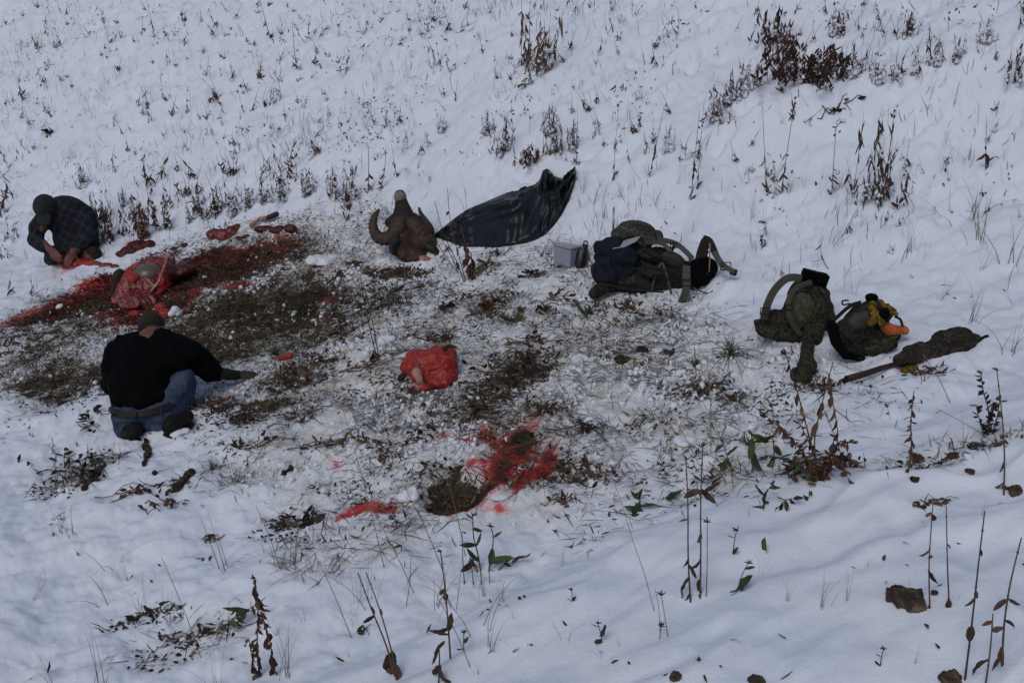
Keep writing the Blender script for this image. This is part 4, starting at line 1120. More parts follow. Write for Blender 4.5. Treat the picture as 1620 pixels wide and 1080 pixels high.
def band(pts, width, thick, normal_hint, name, mat, parent, origin, widths=None):
    """A strap: flat ribbon with thickness along a path; the ribbon's broad side faces normal_hint."""
    pts = [Vector(p) for p in pts]
    fine = []
    for i in range(len(pts) - 1):
        p0 = pts[max(i - 1, 0)]; p1 = pts[i]; p2 = pts[i + 1]; p3 = pts[min(i + 2, len(pts) - 1)]
        for j in range(5):
            t = j / 5
            fine.append(.5 * ((2 * p1) + (p2 - p0) * t + (2 * p0 - 5 * p1 + 4 * p2 - p3) * t * t + (3 * p1 - p0 - 3 * p2 + p3) * t ** 3))
    fine.append(pts[-1])
    vs = []; fs = []
    n = len(fine)
    for i, p in enumerate(fine):
        t = (fine[min(i + 1, n - 1)] - fine[max(i - 1, 0)]).normalized()
        s = t.cross(Vector(normal_hint)).normalized(); u = s.cross(t).normalized()
        w = width if widths is None else np.interp(i / (n - 1), np.linspace(0, 1, len(widths)), widths)
        for a, b in ((-.5, -.5), (.5, -.5), (.5, .5), (-.5, .5)):
            vs.append(p + s * (w * a) + u * (thick * b) - Vector(origin))
    for i in range(n - 1):
        for k in range(4):
            k2 = (k + 1) % 4
            fs.append((i * 4 + k, i * 4 + k2, (i + 1) * 4 + k2, (i + 1) * 4 + k))
    fs.append((3, 2, 1, 0)); fs.append(tuple((n - 1) * 4 + k for k in range(4)))
    b = MB(); b.add(vs, fs)
    o = b.build(name, mat, parent, smooth=False)
    bv = o.modifiers.new('bevel', 'BEVEL'); bv.width = thick * .3; bv.segments = 2
    return o

# cloth, hide, flesh, metal
def camo(name, cols, scale=9, rough=.9, digital=False, bs=90):
    m, nt, b = nodes(name)
    co = coords(nt)
    vec = co
    if digital:
        sn = nt.nodes.new('ShaderNodeVectorMath'); sn.operation = 'SNAP'
        nt.links.new(co, sn.inputs[0]); sn.inputs[1].default_value = (.012, .012, .012); vec = sn.outputs[0]
    f = noise_n(nt, scale, 3, .6, 1.2, vec)
    st = [(p, c) for p, c in zip((0, .42, .50, .58, .66), cols)]
    nt.links.new(ramp(nt, f, st, 'CONSTANT'), b.inputs['Base Color'])
    b.inputs['Roughness'].default_value = rough; b.inputs['Specular IOR Level'].default_value = .2
    n1 = bump(nt, b, noise_n(nt, 15, 4, .65, 1.2, co), 1.0, .03)
    bump(nt, b, noise_n(nt, bs * 3, 2, .6, 0, co), .25, .003, n1)
    return m
M['camo_grey'] = camo('camo_grey', [(.055, .06, .053), (.037, .04, .035), (.075, .076, .067), (.026, .028, .024), (.10, .10, .09)], 22, digital=True)
M['camo_dark'] = camo('camo_dark', [(.020, .022, .018), (.012, .013, .010), (.036, .033, .026), (.008, .008, .007), (.055, .052, .042)], 14)
M['camo_leaf'] = camo('camo_leaf', [(.030, .030, .019), (.052, .048, .031), (.015, .013, .009), (.036, .028, .019), (.07, .068, .048)], 26)
M['camo_pants'] = camo('camo_pants', [(.024, .020, .017), (.014, .012, .011), (.04, .032, .026), (.010, .009, .009), (.05, .04, .033)], 24)
M['black_cloth'] = simple('black_cloth', [(0, (.0015, .0018, .0022)), (1, (.0045, .005, .006))], 9, .95, 24, .7, .014, spec=.06)
M['navy_cloth'] = simple('navy_cloth', [(0, (.004, .006, .010)), (1, (.009, .012, .021))], 9, .8, 30, .5, .008, spec=.2)
M['denim'] = simple('denim', [(0, (.020, .032, .062)), (.5, (.036, .055, .095)), (.8, (.07, .09, .13)), (1, (.11, .12, .14))], 10, .9, 22, .9, .016, spec=.1)
M['skin'] = simple('skin', [(0, (.10, .042, .030)), (1, (.16, .07, .05))], 9, .6, 70, .2, .003)
M['belt'] = simple('belt', [(0, (.010, .007, .006)), (1, (.03, .02, .015))], 14, .5, 60, .3)
M['cap_olive'] = simple('cap_olive', [(0, (.016, .014, .010)), (1, (.034, .029, .021))], 20, .95, 120, .4)
M['cap_grey'] = simple('cap_grey', [(0, (.014, .015, .016)), (1, (.026, .027, .028))], 20, .95, 120, .4)
M['rubber'] = simple('rubber', [(0, (.003, .003, .003)), (1, (.010, .009, .008))], 20, .7, 40, .8, .01, spec=.2)
M['glove'] = simple('glove_leather', [(0, (.03, .022, .015)), (1, (.075, .055, .038))], 20, .8, 80, .4)
M['hair'] = simple('hair', [(0, (.02, .014, .01)), (1, (.05, .036, .026))], 60, .8, 200, .5)
M['flesh'] = simple('flesh', [(.15, (.015, .002, .002)), (.38, (.09, .006, .005)), (.55, (.20, .016, .011)), (.7, (.28, .07, .05)), (.9, (.36, .19, .15))], 16, .30, 40, .9, .012, spec=.6, dist=1.6)
M['flesh_dark'] = simple('flesh_dark', [(0, (.015, .003, .003)), (.5, (.06, .006, .005)), (1, (.16, .025, .02))], 18, .4, 45, .9, .01, spec=.4, dist=1.6)
M['flesh_bright'] = simple('flesh_bright', [(.1, (.08, .003, .002)), (.35, (.24, .009, .006)), (.55, (.36, .022, .013)), (.70, (.40, .05, .032)), (.85, (.42, .15, .11)), (1, (.45, .31, .28))], 22, .42, 34, 1.0, .014, spec=.4, dist=2.4)
M['gut'] = simple('gut', [(0, (.05, .042, .033)), (.5, (.10, .092, .076)), (.8, (.14, .09, .07)), (1, (.2, .06, .04))], 9, .35, 30, .3, .004, spec=.5, dist=1)
M['bone'] = simple('bone', [(0, (.20, .05, .035)), (.5, (.30, .14, .10)), (1, (.50, .36, .28))], 20, .5, 60, .3, .003)
M['fat'] = simple('fat', [(0, (.26, .04, .03)), (.45, (.34, .14, .11)), (1, (.46, .34, .30))], 16, .5, 40, .4)
M['hide'] = simple('hide_fur', [(0, (.014, .010, .008)), (.5, (.032, .023, .018)), (1, (.06, .043, .034))], 16, .95, 130, .9, .008)
M['hide_red'] = simple('hide_cape', [(.1, (.014, .008, .007)), (.4, (.036, .021, .017)), (.6, (.065, .040, .033)), (.8, (.10, .07, .058)), (1, (.10, .035, .028))], 8, .85, 110, .8, .008)
M['muzzle'] = simple('muzzle_fur', [(0, (.12, .105, .098)), (1, (.27, .24, .22))], 30, .9, 130, .6)
M['hoof'] = simple('hoof', [(0, (.010, .009, .008)), (1, (.04, .03, .025))], 20, .5, 40, .3)
M['steel'] = simple('steel', [(0, (.32, .33, .35)), (1, (.45, .46, .48))], 20, .35, 60, .1, metallic=.9)
M['orange'] = simple('orange_cloth', [(0, (.22, .045, .010)), (.5, (.50, .13, .035)), (1, (.64, .24, .10))], 26, .8, 30, 1, .02, dist=1.2)
M['yellow'] = simple('yellow_cloth', [(0, (.02, .012, .002)), (.4, (.08, .045, .005)), (.6, (.20, .11, .010)), (1, (.34, .21, .03))], 22, .8, 30, 1, .014, dist=1)
M['webbing'] = simple('webbing', [(0, (.045, .050, .044)), (1, (.075, .08, .07))], 8, .8, 200, .3)
M['webbing_black'] = simple('webbing_black', [(0, (.007, .007, .008)), (1, (.015, .015, .016))], 8, .8, 200, .3)
M['cover'] = simple('rifle_cover', [(0, (.010, .010, .009)), (.45, (.024, .024, .021)), (.6, (.042, .041, .036)), (1, (.075, .068, .056))], 14, .85, 18, .8, .016)
M['wood'] = simple('stock_wood', [(0, (.018, .008, .005)), (.5, (.040, .015, .009)), (1, (.07, .028, .016))], 9, .4, 50, .2)
M['rock'] = simple('rock', [(.15, (.012, .009, .006)), (.45, (.05, .034, .024)), (.62, (.11, .08, .055)), (.85, (.20, .16, .12))], 13, .9, 40, .9, .012)
M['bark'] = simple('bark', [(.15, (.007, .006, .004)), (.45, (.026, .019, .013)), (.62, (.055, .045, .026)), (.85, (.12, .10, .065))], 25, .95, 60, .9, .01)

def plaid():
    m, nt, b = nodes('plaid_cloth')
    co = coords(nt)
    sx = nt.nodes.new('ShaderNodeSeparateXYZ'); nt.links.new(co, sx.inputs[0])
    col = (.010, .011, .015)
    base = ramp(nt, noise_n(nt, 8, 3, .6, .3, co), [(.3, (.008, .009, .013)), (.7, (.016, .017, .023))])
    def stripe(sock, per, w, off):
        t = mth(nt, 'FRACT', mth(nt, 'ADD', mth(nt, 'DIVIDE', sock, per), off))
        return mth(nt, 'LESS_THAN', t, w)
    d1 = mth(nt, 'ADD', mth(nt, 'MULTIPLY', sx.outputs[0], .8), mth(nt, 'MULTIPLY', sx.outputs[2], -.45))
    d2 = mth(nt, 'ADD', mth(nt, 'MULTIPLY', sx.outputs[2], .8), mth(nt, 'MULTIPLY', sx.outputs[0], .45))
    a = stripe(d1, .062, .36, .2); c = stripe(d2, .062, .36, .6)
    a = mth(nt, 'MULTIPLY', a, noise_n(nt, 5, 3, .6, .3, co)); c = mth(nt, 'MULTIPLY', c, noise_n(nt, 4, 3, .6, .3, co))
    x = mixc(nt, mth(nt, 'MULTIPLY', a, .8), base, (.035, .038, .052))
    x = mixc(nt, mth(nt, 'MULTIPLY', c, .7), x, (.042, .044, .058))
    nt.links.new(x, b.inputs['Base Color'])
    b.inputs['Roughness'].default_value = .95; b.inputs['Specular IOR Level'].default_value = .15
    bump(nt, b, noise_n(nt, 14, 4, .6, .5, co), .6, .015)
    return m
M['plaid'] = plaid()

def hand(parent, origin, wrist, palm_dir, palm_nrm, size, mat, curl=.6, thumb_side=1, name='hand'):
    """palm, four unequal bent fingers and a thumb, fused into one skin"""
    w = Vector(wrist); d = Vector(palm_dir).normalized(); n = Vector(palm_nrm); n = (n - d * n.dot(d)).normalized()
    s = d.cross(n).normalized() * thumb_side
    S = Sculpt()
    R = Matrix((s, d, n)).transposed()
    S.ball(w + d * size * .28, (size * .22, size * .32, size * .10), R)
    S.limb([w - d * size * .12, w + d * size * .12], [size * .15, size * .16], 10)
    for i, (o, L) in enumerate(((.17, .40), (.06, .46), (-.05, .43), (-.16, .34))):
        p = w + d * size * .50 + s * size * o; dd = d.copy(); pts = [p - d * size * .1, p]
        for j in range(3):
            dd = (Matrix.Rotation(curl * (.7 + .3 * j), 3, s * -thumb_side) @ dd)
            p = p + dd * (L * size * (.42, .33, .25)[j]); pts.append(p)
        S.limb(pts, [size * .052, size * .050, size * .046, size * .042, size * .035], 8)
    p = w + d * size * .14 + s * size * .17
    S.limb([p, p + (s * .7 + d * .6 - n * .3).normalized() * size * .2, p + (s * .5 + d * 1.0 - n * .7).normalized() * size * .38], [size * .065, size * .055, size * .042], 8)
    return S.skin(name, mat, voxel=size * .032, smooth=2, parent=parent, origin=origin)

# ------------------------------------------------------------------ man in the black shirt, squatting, back to us
def front_man():
    o = G(232, 700); d0 = FPX / ppm(o) + .05
    A = lambda u, v, k=0: at(u, v, d0 + k)
    root = empty('person', o)
    tag(root, 'man squatting with his back to us, black shirt, blue jeans and brown cap', 'person')
    k = d0 / FPX
    fwd = Vector((0, math.cos(PITCH), -math.sin(PITCH)))
    # skin body: neck, head, forearm all one figure under the clothes
    S = Sculpt()
    S.ball(A(240, 520, .36), (.070, .090, .098))
    S.limb([A(243, 538, .26), A(240, 525, .33)], [.062, .060])
    S.limb([A(243, 548, .2), A(240, 600, .16), A(242, 655, .13)], [.12, .14, .13])
    S.limb([A(197, 560, .20), A(186, 606, .30), A(212, 628, .50)], [.045, .035, .028])
    S.limb([A(292, 562, .22), A(325, 581, .29), A(345, 590, .34), G(378, 606) + Vector((0, 0, .055))], [.045, .038, .028, .022])
    S.limb([A(262, 655, .16), A(288, 604, .18), A(288, 655, .24)], [.08, .05, .04])
    S.limb([A(218, 665, .16), A(196, 622, .50), A(207, 690, .32)], [.08, .06, .045])
    S.ball(A(235, 521, .39), (.015, .02, .03)); S.ball(A(260, 523, .34), (.012, .022, .030)); S.ball(A(220, 523, .34), (.012, .022, .030))
    S.skin('body', M['skin'], .012, 3, parent=root, origin=o)
    hd = Sculpt()
    hd.ball(A(240, 517, .357), (.074, .092, .090)); hd.skin('hair', M['hair'], .011, 2, .002, 60, root, o)
    # cap: panelled crown, band and button
    S = Sculpt()
    Rt = Matrix.Rotation(math.radians(-22), 3, 'X')
    S.ball(A(239, 511, .36), (.079, .100, .070), Rt)
    cap = S.skin('cap', M['cap_olive'], .010, 3, .002, 40, root, o)
    c = A(239, 515, .36)
    b = MB()
    ring = [c + Rt @ Vector((.079 * math.cos(t), .101 * math.sin(t), -.016)) - o for t in np.linspace(-2.8, -.35, 12)]
    b.tube(ring, [.011] * 12, 6, flat=.35); b.build('cap_band', M['belt'], root)
    # black shirt
    S = Sculpt()
    S.ball(A(243, 558, .20), (.225, .16, .14)); S.ball(A(228, 600, .14), (.195, .15, .16)); S.ball(A(224, 622, .11), (.175, .14, .11))
    S.ball(A(245, 568, .16), (.225, .14, .12)); S.ball(A(242, 533, .25), (.105, .09, .045)); S.ball(A(206, 610, .12), (.12, .12, .14)); S.ball(A(195, 560, .19), (.11, .11, .09)); S.ball(A(290, 558, .2), (.12, .11, .08)); S.ball(A(218, 544, .22), (.12, .10, .06)); S.ball(A(268, 544, .22), (.12, .10, .06))
    S.limb([A(197, 552, .18), A(183, 583, .19), A(181, 608, .27)], [.085, .078, .072])
    S.limb([A(181, 608, .27), A(205, 628, .44)], [.07, .055])
    S.limb([A(288, 556, .20), A(318, 573, .26), A(334, 588, .30)], [.088, .074, .062])
    S.limb([A(334, 588, .30), A(341, 590, .34)], [.062, .05])
    S.skin('shirt', M['black_cloth'], .011, 3, .020, 7, root, o, 3, ridge=True, fine=.005)
    S = Sculpt()
    cc = A(241, 528, .275)
    b = MB(); b.tube([cc + Vector((.062 * math.cos(t), .062 * math.sin(t), .012 * math.sin(t))) - o for t in np.linspace(0, 6.283, 17)], [.014] * 17, 6); b.build('collar', M['black_cloth'], root)
    # jeans
    S = Sculpt()
    S.ball(A(214, 657, .11), (.125, .14, .115)); S.ball(A(252, 655, .12), (.13, .14, .11)); S.ball(A(230, 647, .11), (.18, .14, .09))
    S.limb([A(262, 652, .14), A(280, 622, .13), A(290, 600, .15)], [.115, .090, .068])
    S.limb([A(290, 600, .15), A(293, 640, .18), A(288, 662, .22)], [.066, .058, .052])
    S.limb([A(215, 665, .14), A(196, 628, .46)], [.115, .075]); S.limb([A(196, 628, .46), A(204, 686, .22)], [.07, .062])
    S.limb([A(204, 672, .12), A(202, 684, .12)], [.085, .055])
    S.skin('jeans', M['denim'], .009, 2, .017, 10, root, o, 11, ridge=True, fine=.004)
    # belt round the waist
    rr = A(229, 640, .10)
    pts = []
    for t in np.linspace(math.pi * 1.02, math.pi * 1.98, 15):
        pts.append(rr + Vector((.190 * math.cos(t), .148 * math.sin(t), .018 * math.cos(t) + .012)))
    band(pts, .036, .008, (0, -1, .3), 'belt', M['belt'], root, o)
    for t in (1.25, 1.5, 1.72):
        q = rr + Vector((.212 * math.cos(math.pi * t), .158 * math.sin(math.pi * t), .01)) - o
        b = MB(); b.tube([q + Vector((0, 0, -.028)), q + Vector((0, -.004, 0)), q + Vector((0, 0, .026))], [.008] * 3, 4, flat=.5); b.build('belt_loop', M['denim'], root)
    band([rr + Vector((.02, -.150, -.02)), rr + Vector((.015, -.160, -.07)), rr + Vector((.01, -.150, -.12))], .006, .005, (0, -1, 0), 'back_seam', M['denim'], root, o)
    for sx_ in (-.085, .10):
        q = [rr + Vector((sx_ - .05, -.150, -.035)), rr + Vector((sx_ + .05, -.150, -.035)), rr + Vector((sx_ + .045, -.154, -.10)), rr + Vector((sx_, -.160, -.12)), rr + Vector((sx_ - .045, -.154, -.10)), rr + Vector((sx_ - .05, -.150, -.035))]
        b = MB(); b.tube([p - o for p in q], [.0035] * 6, 4); b.build('pocket_seam', M['denim'], root)
    # boots
    for (hu, hv, hk, tu, tv, tk) in ((268, 690, .10, 302, 668, .28), (212, 700, .02, 200, 686, .36)):
        S = Sculpt()
        h = G(hu, hv); t = G(tu, tv)
        h.z = zat(h.x, h.y) + .055; t.z = zat(t.x, t.y) + .045
        t = h + (t - h) * .9
        S.limb([h, h.lerp(t, .5), t], [.040, .044, .038]); S.ball(h + Vector((.01, .03, .02)), .042)
        bt = S.skin('boot', M['rubber'], .012, 3, parent=root, origin=o)
        hz = h.copy(); tz = t.copy(); hz.z -= .048; tz.z -= .038
        S = Sculpt(); S.limb([hz - (t - h) * .12, hz.lerp(tz, .5), tz + (t - h) * .12], [.045, .048, .042], 12, flat=.28); sl = S.skin('sole', M['rubber'], .010, 2, origin=o); sl.parent = bt
    # gloves
    hw = G(378, 606) + Vector((0, 0, .055))
    S = Sculpt(); S.limb([A(345, 590, .33), hw], [.040, .028]); S.skin('sleeve_end', M['camo_leaf'], .009, 2, .003, 30, root, o)
    hand(root, o, hw, (.9, .25, -.12), (0, -.3, 1), .165, M['glove'], .45, -1)
    hand(root, o, A(212, 628, .50), Vector((.3, .8, -.5)), (0, .5, 1), .17, M['glove'], .6, 1)
    S = Sculpt(); S.limb([hw - Vector((.05, .02, -.008)), hw], [.034, .031]); S.skin('glove_cuff', M['glove'], .009, 2, .003, 30, root, o)
    return o
PM = front_man()

# the leg it holds between its knees
def sheep_leg(pts, name, label, rads=(.020, .016, .022)):
    o = Vector(pts[-1]); root = empty(name, o)
    tag(root, label, 'animal leg')
    S = Sculpt(); S.limb(pts[:-1], rads[:len(pts) - 1]); S.skin('shank', M['bone'], .006, 2, .002, 30, root, o)
    S = Sculpt(); S.limb([pts[-2], pts[-1]], [rads[-1], rads[-1] * 1.15]); S.skin('hoof', M['hoof'], .006, 2, parent=root, origin=o)

# ------------------------------------------------------------------ man in plaid, kneeling and bent over, facing down left
def back_man():
    o = G(112, 420); d0 = FPX / ppm(o) - .02
    A = lambda u, v, k=0: at(u, v, d0 + k)
    root = empty('person', o)
    tag(root, 'man kneeling bent over meat at the left edge, dark plaid shirt and grey cap', 'person')
    S = Sculpt()
    S.ball(A(71, 333, -.06), (.074, .09, .10)); S.limb([A(90, 330, .04), A(76, 332, -.04)], [.062, .06])
    S.limb([A(100, 335, .08), A(115, 370, .16), A(125, 400, .18)], [.13, .14, .14])
    S.limb([A(75, 345, .02), A(58, 378, -.04), A(84, 398, -.15)], [.055, .047, .032])
    S.limb([A(132, 345, .08), A(136, 380, -.02), A(113, 405, -.14)], [.055, .047, .034])
    S.limb([A(118, 405, .16), A(80, 400, -.02)], [.09, .06]); S.limb([A(135, 405, .16), A(145, 405, -.06)], [.09, .06])
    S.ball(A(67, 350, -.10), (.014, .02, .022)); S.ball(A(84, 338, -.06), (.012, .02, .03)); S.ball(A(58, 337, -.06), (.012, .02, .03))
    S.skin('body', M['skin'], .013, 3, parent=root, origin=o)
    S = Sculpt(); Rt = Matrix.Rotation(math.radians(35), 3, 'X')
    S.ball(A(71, 327, -.09), (.104, .118, .118), Rt); cap = S.skin('cap', M['cap_grey'], .011, 3, .002, 30, root, o)
    S = Sculpt(); S.ball(A(69, 346, -.15), (.074, .075, .014), Matrix.Rotation(math.radians(70), 3, 'X')); br = S.skin('brim', M['cap_grey'], .009, 2, origin=o); br.parent = cap
    S = Sculpt()
    S.ball(A(104, 334, .08), (.20, .17, .14)); S.ball(A(110, 352, .12), (.19, .18, .17)); S.ball(A(88, 338, .02), (.13, .12, .11)); S.ball(A(118, 378, .15), (.20, .18, .18)); S.ball(A(98, 330, .05), (.14, .13, .10))
    S.ball(A(128, 348, .12), (.14, .15, .17)); S.ball(A(126, 392, .12), (.19, .17, .12))
    S.limb([A(78, 338, .04), A(58, 362, 0), A(56, 380, -.04)], [.085, .075, .068]); S.limb([A(56, 380, -.04), A(70, 392, -.10)], [.066, .05])
    S.limb([A(134, 342, .08), A(142, 368, .02), A(132, 384, -.04)], [.095, .08, .07]); S.limb([A(132, 384, -.04), A(121, 392, -.09)], [.066, .055])
    S.skin('shirt', M['plaid'], .015, 4, .014, 7, root, o, 5, ridge=True)
    S = Sculpt()
    S.ball(A(122, 402, .14), (.20, .17, .09)); S.limb([A(112, 405, .12), A(84, 402, -.04), A(80, 410, .1)], [.10, .075, .06])
    S.limb([A(132, 404, .12), A(148, 403, -.04), A(140, 412, .25)], [.10, .075, .06])
    S.skin('trousers', M['camo_pants'], .012, 2, .014, 9, root, o, 6, ridge=True)
    for (u1, v1, a, u2, v2, b_) in ((95, 414, .24, 88, 412, .42), (130, 414, .3, 128, 412, .48)):
        S = Sculpt(); S.limb([A(u1, v1, a), A(u2, v2, b_)], [.05, .055]); S.skin('boot', M['rubber'], .012, 2, parent=root, origin=o)
    hand(root, o, A(82, 395, -.14), A(92, 408, -.20) - A(82, 395, -.14), (-.3, -.8, .5), .18, M['skin'], .5, 1)
    hand(root, o, A(117, 399, -.12), A(108, 411, -.20) - A(117, 399, -.12), (.3, -.8, .5), .18, M['skin'], .6, -1)
    S = Sculpt(); S.limb([A(121, 391, -.09), A(116, 400, -.13)], [.042, .036]); S.skin('forearm', M['skin'], .008, 2, parent=root, origin=o)
back_man()

# ------------------------------------------------------------------ meat, hide and carcass
def lump(name, label, cat, pts, mat, voxel=.01, wr=.008, ws=14, group=None, extra=None, flat=None, seed=1, ridge=False):
    """pts: (u, v, rx, rz, ry) in photo pixels; each a swelling that rests on the ground below it"""
    p0 = G(pts[0][0], pts[0][1] + pts[0][3] * .7)
    root = None
    S = Sculpt()
    for (u, v, rx, rz, ry) in pts:
        g = G(u, v + rz * .75); k = 1.0 / ppm(g)
        S.ball(g + Vector((0, ry * k * .5, rz * k * .62)), (rx * k, ry * k, rz * k))
    if extra:
        root = empty(name, p0); tag(root, label, cat, group)
        S.skin('flesh', mat, voxel * .85, 1, wr, ws, root, p0, seed, ridge, fine=.012 if name != 'skinned_hide' else .003)
        return root, p0
    o = S.skin(name, mat, voxel, 1, wr * 1.2, ws, None, p0, seed, ridge, fine=.004)
    o.location = p0
    tag(o, label, cat, group)
    return o, p0

def carcass():
    root, p0 = lump('gutted_carcass', 'opened carcass with grey paunch and red ribs lying behind the man in the black shirt', 'carcass',
                    [(225, 452, 42, 24, 40), (205, 462, 26, 20, 30), (248, 440, 26, 26, 36), (215, 478, 34, 14, 24), (240, 425, 26, 14, 26), (190, 470, 14, 16, 24)], M['flesh'], .010, .022, 9, extra=True, seed=4, ridge=True)
    g = G(225, 470); d = FPX / ppm(g)
    A = lambda u, v, k=0: at(u, v, d + k)
    k = 1 / ppm(g)
    S = Sculpt(); S.ball(A(235, 432, .02), (24 * k, 24 * k, 15 * k)); S.ball(A(224, 440, .0), (16 * k, 18 * k, 12 * k)); S.skin('paunch', M['gut'], .010, 3, .006, 10, root, p0, 2)
    S = Sculpt(); S.ball(A(212, 441, -.08), (11 * k, 12 * k, 9 * k)); S.ball(A(206, 436, -.06), (9 * k, 9 * k, 7 * k)); S.skin('gut_loop', M['flesh_bright'], .008, 3, .004, 20, root, p0, 3)
    S = Sculpt(); S.limb([A(264, 409, .05), A(259, 425, -.06), A(251, 446, -.14), (A(238, 462, -.16)), A(224, 480, -.12)], [.012, .013, .013, .013, .012]); S.skin('rib', M['bone'], .006, 2, .002, 30, root, p0)
    S = Sculpt(); S.limb([A(230, 440, -.10), A(244, 452, -.15), A(238, 470, -.13)], [.010, .010, .010]); S.skin('rib', M['bone'], .006, 2, .002, 30, root, p0)
    S = Sculpt(); S.ball(A(258, 447, .02), (13 * k, 14 * k, 20 * k)); S.ball(A(252, 463, -.02), (10 * k, 10 * k, 10 * k)); S.skin('haunch', M['flesh_bright'], .009, 2, .012, 14, root, p0, 8, True)
    S = Sculpt(); S.ball(A(268, 432, .08), (20 * k, 20 * k, 15 * k)); S.ball(A(286, 428, .10), (22 * k, 18 * k, 10 * k)); S.skin('chest_cavity', M['flesh_dark'], .010, 2, .01, 14, root, p0, 9, True)
    S = Sculpt(); S.ball(A(190, 446, .10), (12 * k, 22 * k, 22 * k)); S.ball(A(186, 460, .05), (10 * k, 18 * k, 14 * k)); S.skin('hide_flap', M['hide'], .010, 2, .006, 20, root, p0, 9)
carcass()
GM = 'pieces of meat laid on the snow'
lump('meat_piece', 'red meat in front of the man in plaid, under his hands', 'meat', [(120, 417, 22, 7, 12), (106, 420, 12, 7, 10), (142, 416, 12, 5, 8)], M['flesh_bright'], .009, .012, 14, GM, seed=11, ridge=True)
lump('meat_piece', 'thin pale red strip reaching right from the meat at the kneeling man', 'meat', [(165, 419, 14, 3, 6), (180, 421, 8, 3, 5), (152, 417, 8, 3, 5)], M['flesh'], .007, .004, 20, GM, seed=12)
lump('meat_piece', 'dark red flat slab between the man in plaid and the carcass', 'meat', [(218, 389, 20, 6, 16), (203, 396, 14, 5, 12), (192, 402, 10, 4, 8), (236, 386, 8, 5, 8)], M['flesh_dark'], .009, .01, 14, GM, seed=13, ridge=True)
lump('meat_piece', 'small red scrap right of the dark slab, above the carcass', 'meat', [(292, 388, 7, 4, 6), (275, 394, 8, 3, 6)], M['flesh_dark'], .007, .006, 18, GM, seed=14)
lump('meat_joint', 'curved joint of bright red meat on snow at the back of the gut pile', 'meat', [(340, 371, 14, 9, 12), (353, 372, 14, 9, 12), (366, 366, 10, 8, 10), (374, 360, 7, 5, 7)], M['flesh'], .008, .012, 16, GM, seed=15, ridge=True)
lump('meat_piece', 'little dark red strip just right of the curved joint', 'meat', [(380, 377, 9, 3, 6), (390, 374, 7, 3, 5)], M['flesh_dark'], .006, .004, 18, GM, seed=16)
lump('meat_joint', 'long dark red leg joint with a pale cut end, rightmost of the meat', 'meat', [(418, 363, 18, 5, 8), (440, 364, 16, 6, 9), (460, 362, 11, 7, 9)], M['flesh_dark'], .008, .008, 16, GM, seed=17, ridge=True)
def leg_at(pu, name, label):
    pts = []
    for (u, v, h) in pu:
        g = G(u, v); g.z += h; pts.append(g)
    sheep_leg(pts, name, label)
leg_at([(398, 362, .03), (411, 356, .05), (424, 354, .05), (438, 348, .05)], 'severed_leg', 'severed lower leg with black hoof lying on the rightmost meat joint')
lump('meat_piece', 'red gut scraps beside the cap of the man in the black shirt', 'offal', [(262, 497, 11, 8, 10), (253, 488, 9, 8, 9), (212, 498, 10, 6, 8)], M['flesh_bright'], .007, .01, 20, GM, seed=18, ridge=True)
lump('meat_piece', 'small bright red scrap in the trodden snow near the front man\'s glove', 'offal', [(446, 567, 7, 4, 6), (456, 563, 7, 5, 6)], M['flesh_bright'], .005, .006, 22, GM, seed=19, ridge=True)

def hide_bundle():
    root, p0 = lump('skinned_hide', 'bright red skinned head piece with pale stump lying in the middle of the trodden snow', 'skinned hide',
                    [(688, 580, 36, 30, 24), (690, 574, 32, 26, 26), (668, 584, 26, 20, 20), (700, 594, 24, 20, 20), (660, 570, 22, 20, 22), (706, 562, 18, 18, 18), (675, 598, 26, 18, 20), (692, 606, 22, 12, 16), (712, 585, 12, 14, 14), (645, 582, 12, 12, 12), (670, 614, 14, 8, 10)],
                    M['flesh_bright'], .007, .013, 11, extra=True, seed=21, ridge=True)
    g = G(680, 612); d = FPX / ppm(g); k = 1 / ppm(g)
    A = lambda u, v, q=0: at(u, v, d + q)
    S = Sculpt(); S.limb([A(660, 588, -.08), A(664, 603, -.13), A(665, 614, -.11)], [7.5 * k, 5.5 * k, 7 * k]); S.skin('leg_stump', M['fat'], .005, 1, .010, 26, root, p0, fine=.003)
    S = Sculpt(); S.ball(A(659, 620, -.10), (17 * k, 12 * k, 8 * k), Matrix.Rotation(-.25, 3, 'Y')); S.ball(A(668, 614, -.11), (9 * k, 9 * k, 7 * k)); S.skin('horn_stub', M['hoof'], .006, 2, .003, 30, root, p0)
    S = Sculpt(); S.ball(A(636, 596, .0), (6 * k, 5 * k, 10 * k), Matrix.Rotation(.7, 3, 'Y')); S.skin('ear', M['hide'], .005, 2, parent=root, origin=p0)
    S = Sculpt(); S.limb([A(700, 553, .05), A(711, 547, .05), A(723, 549, .04)], [6 * k, 5.5 * k, 3 * k], flat=.5); S.skin('ear', M['hide'], .005, 2, parent=root, origin=p0)
    S = Sculpt(); S.ball(A(662, 576, -.115), (4.5 * k, 3 * k, 3 * k)); S.skin('tendon', M['gut'], .004, 2, parent=root, origin=p0)
hide_bundle()

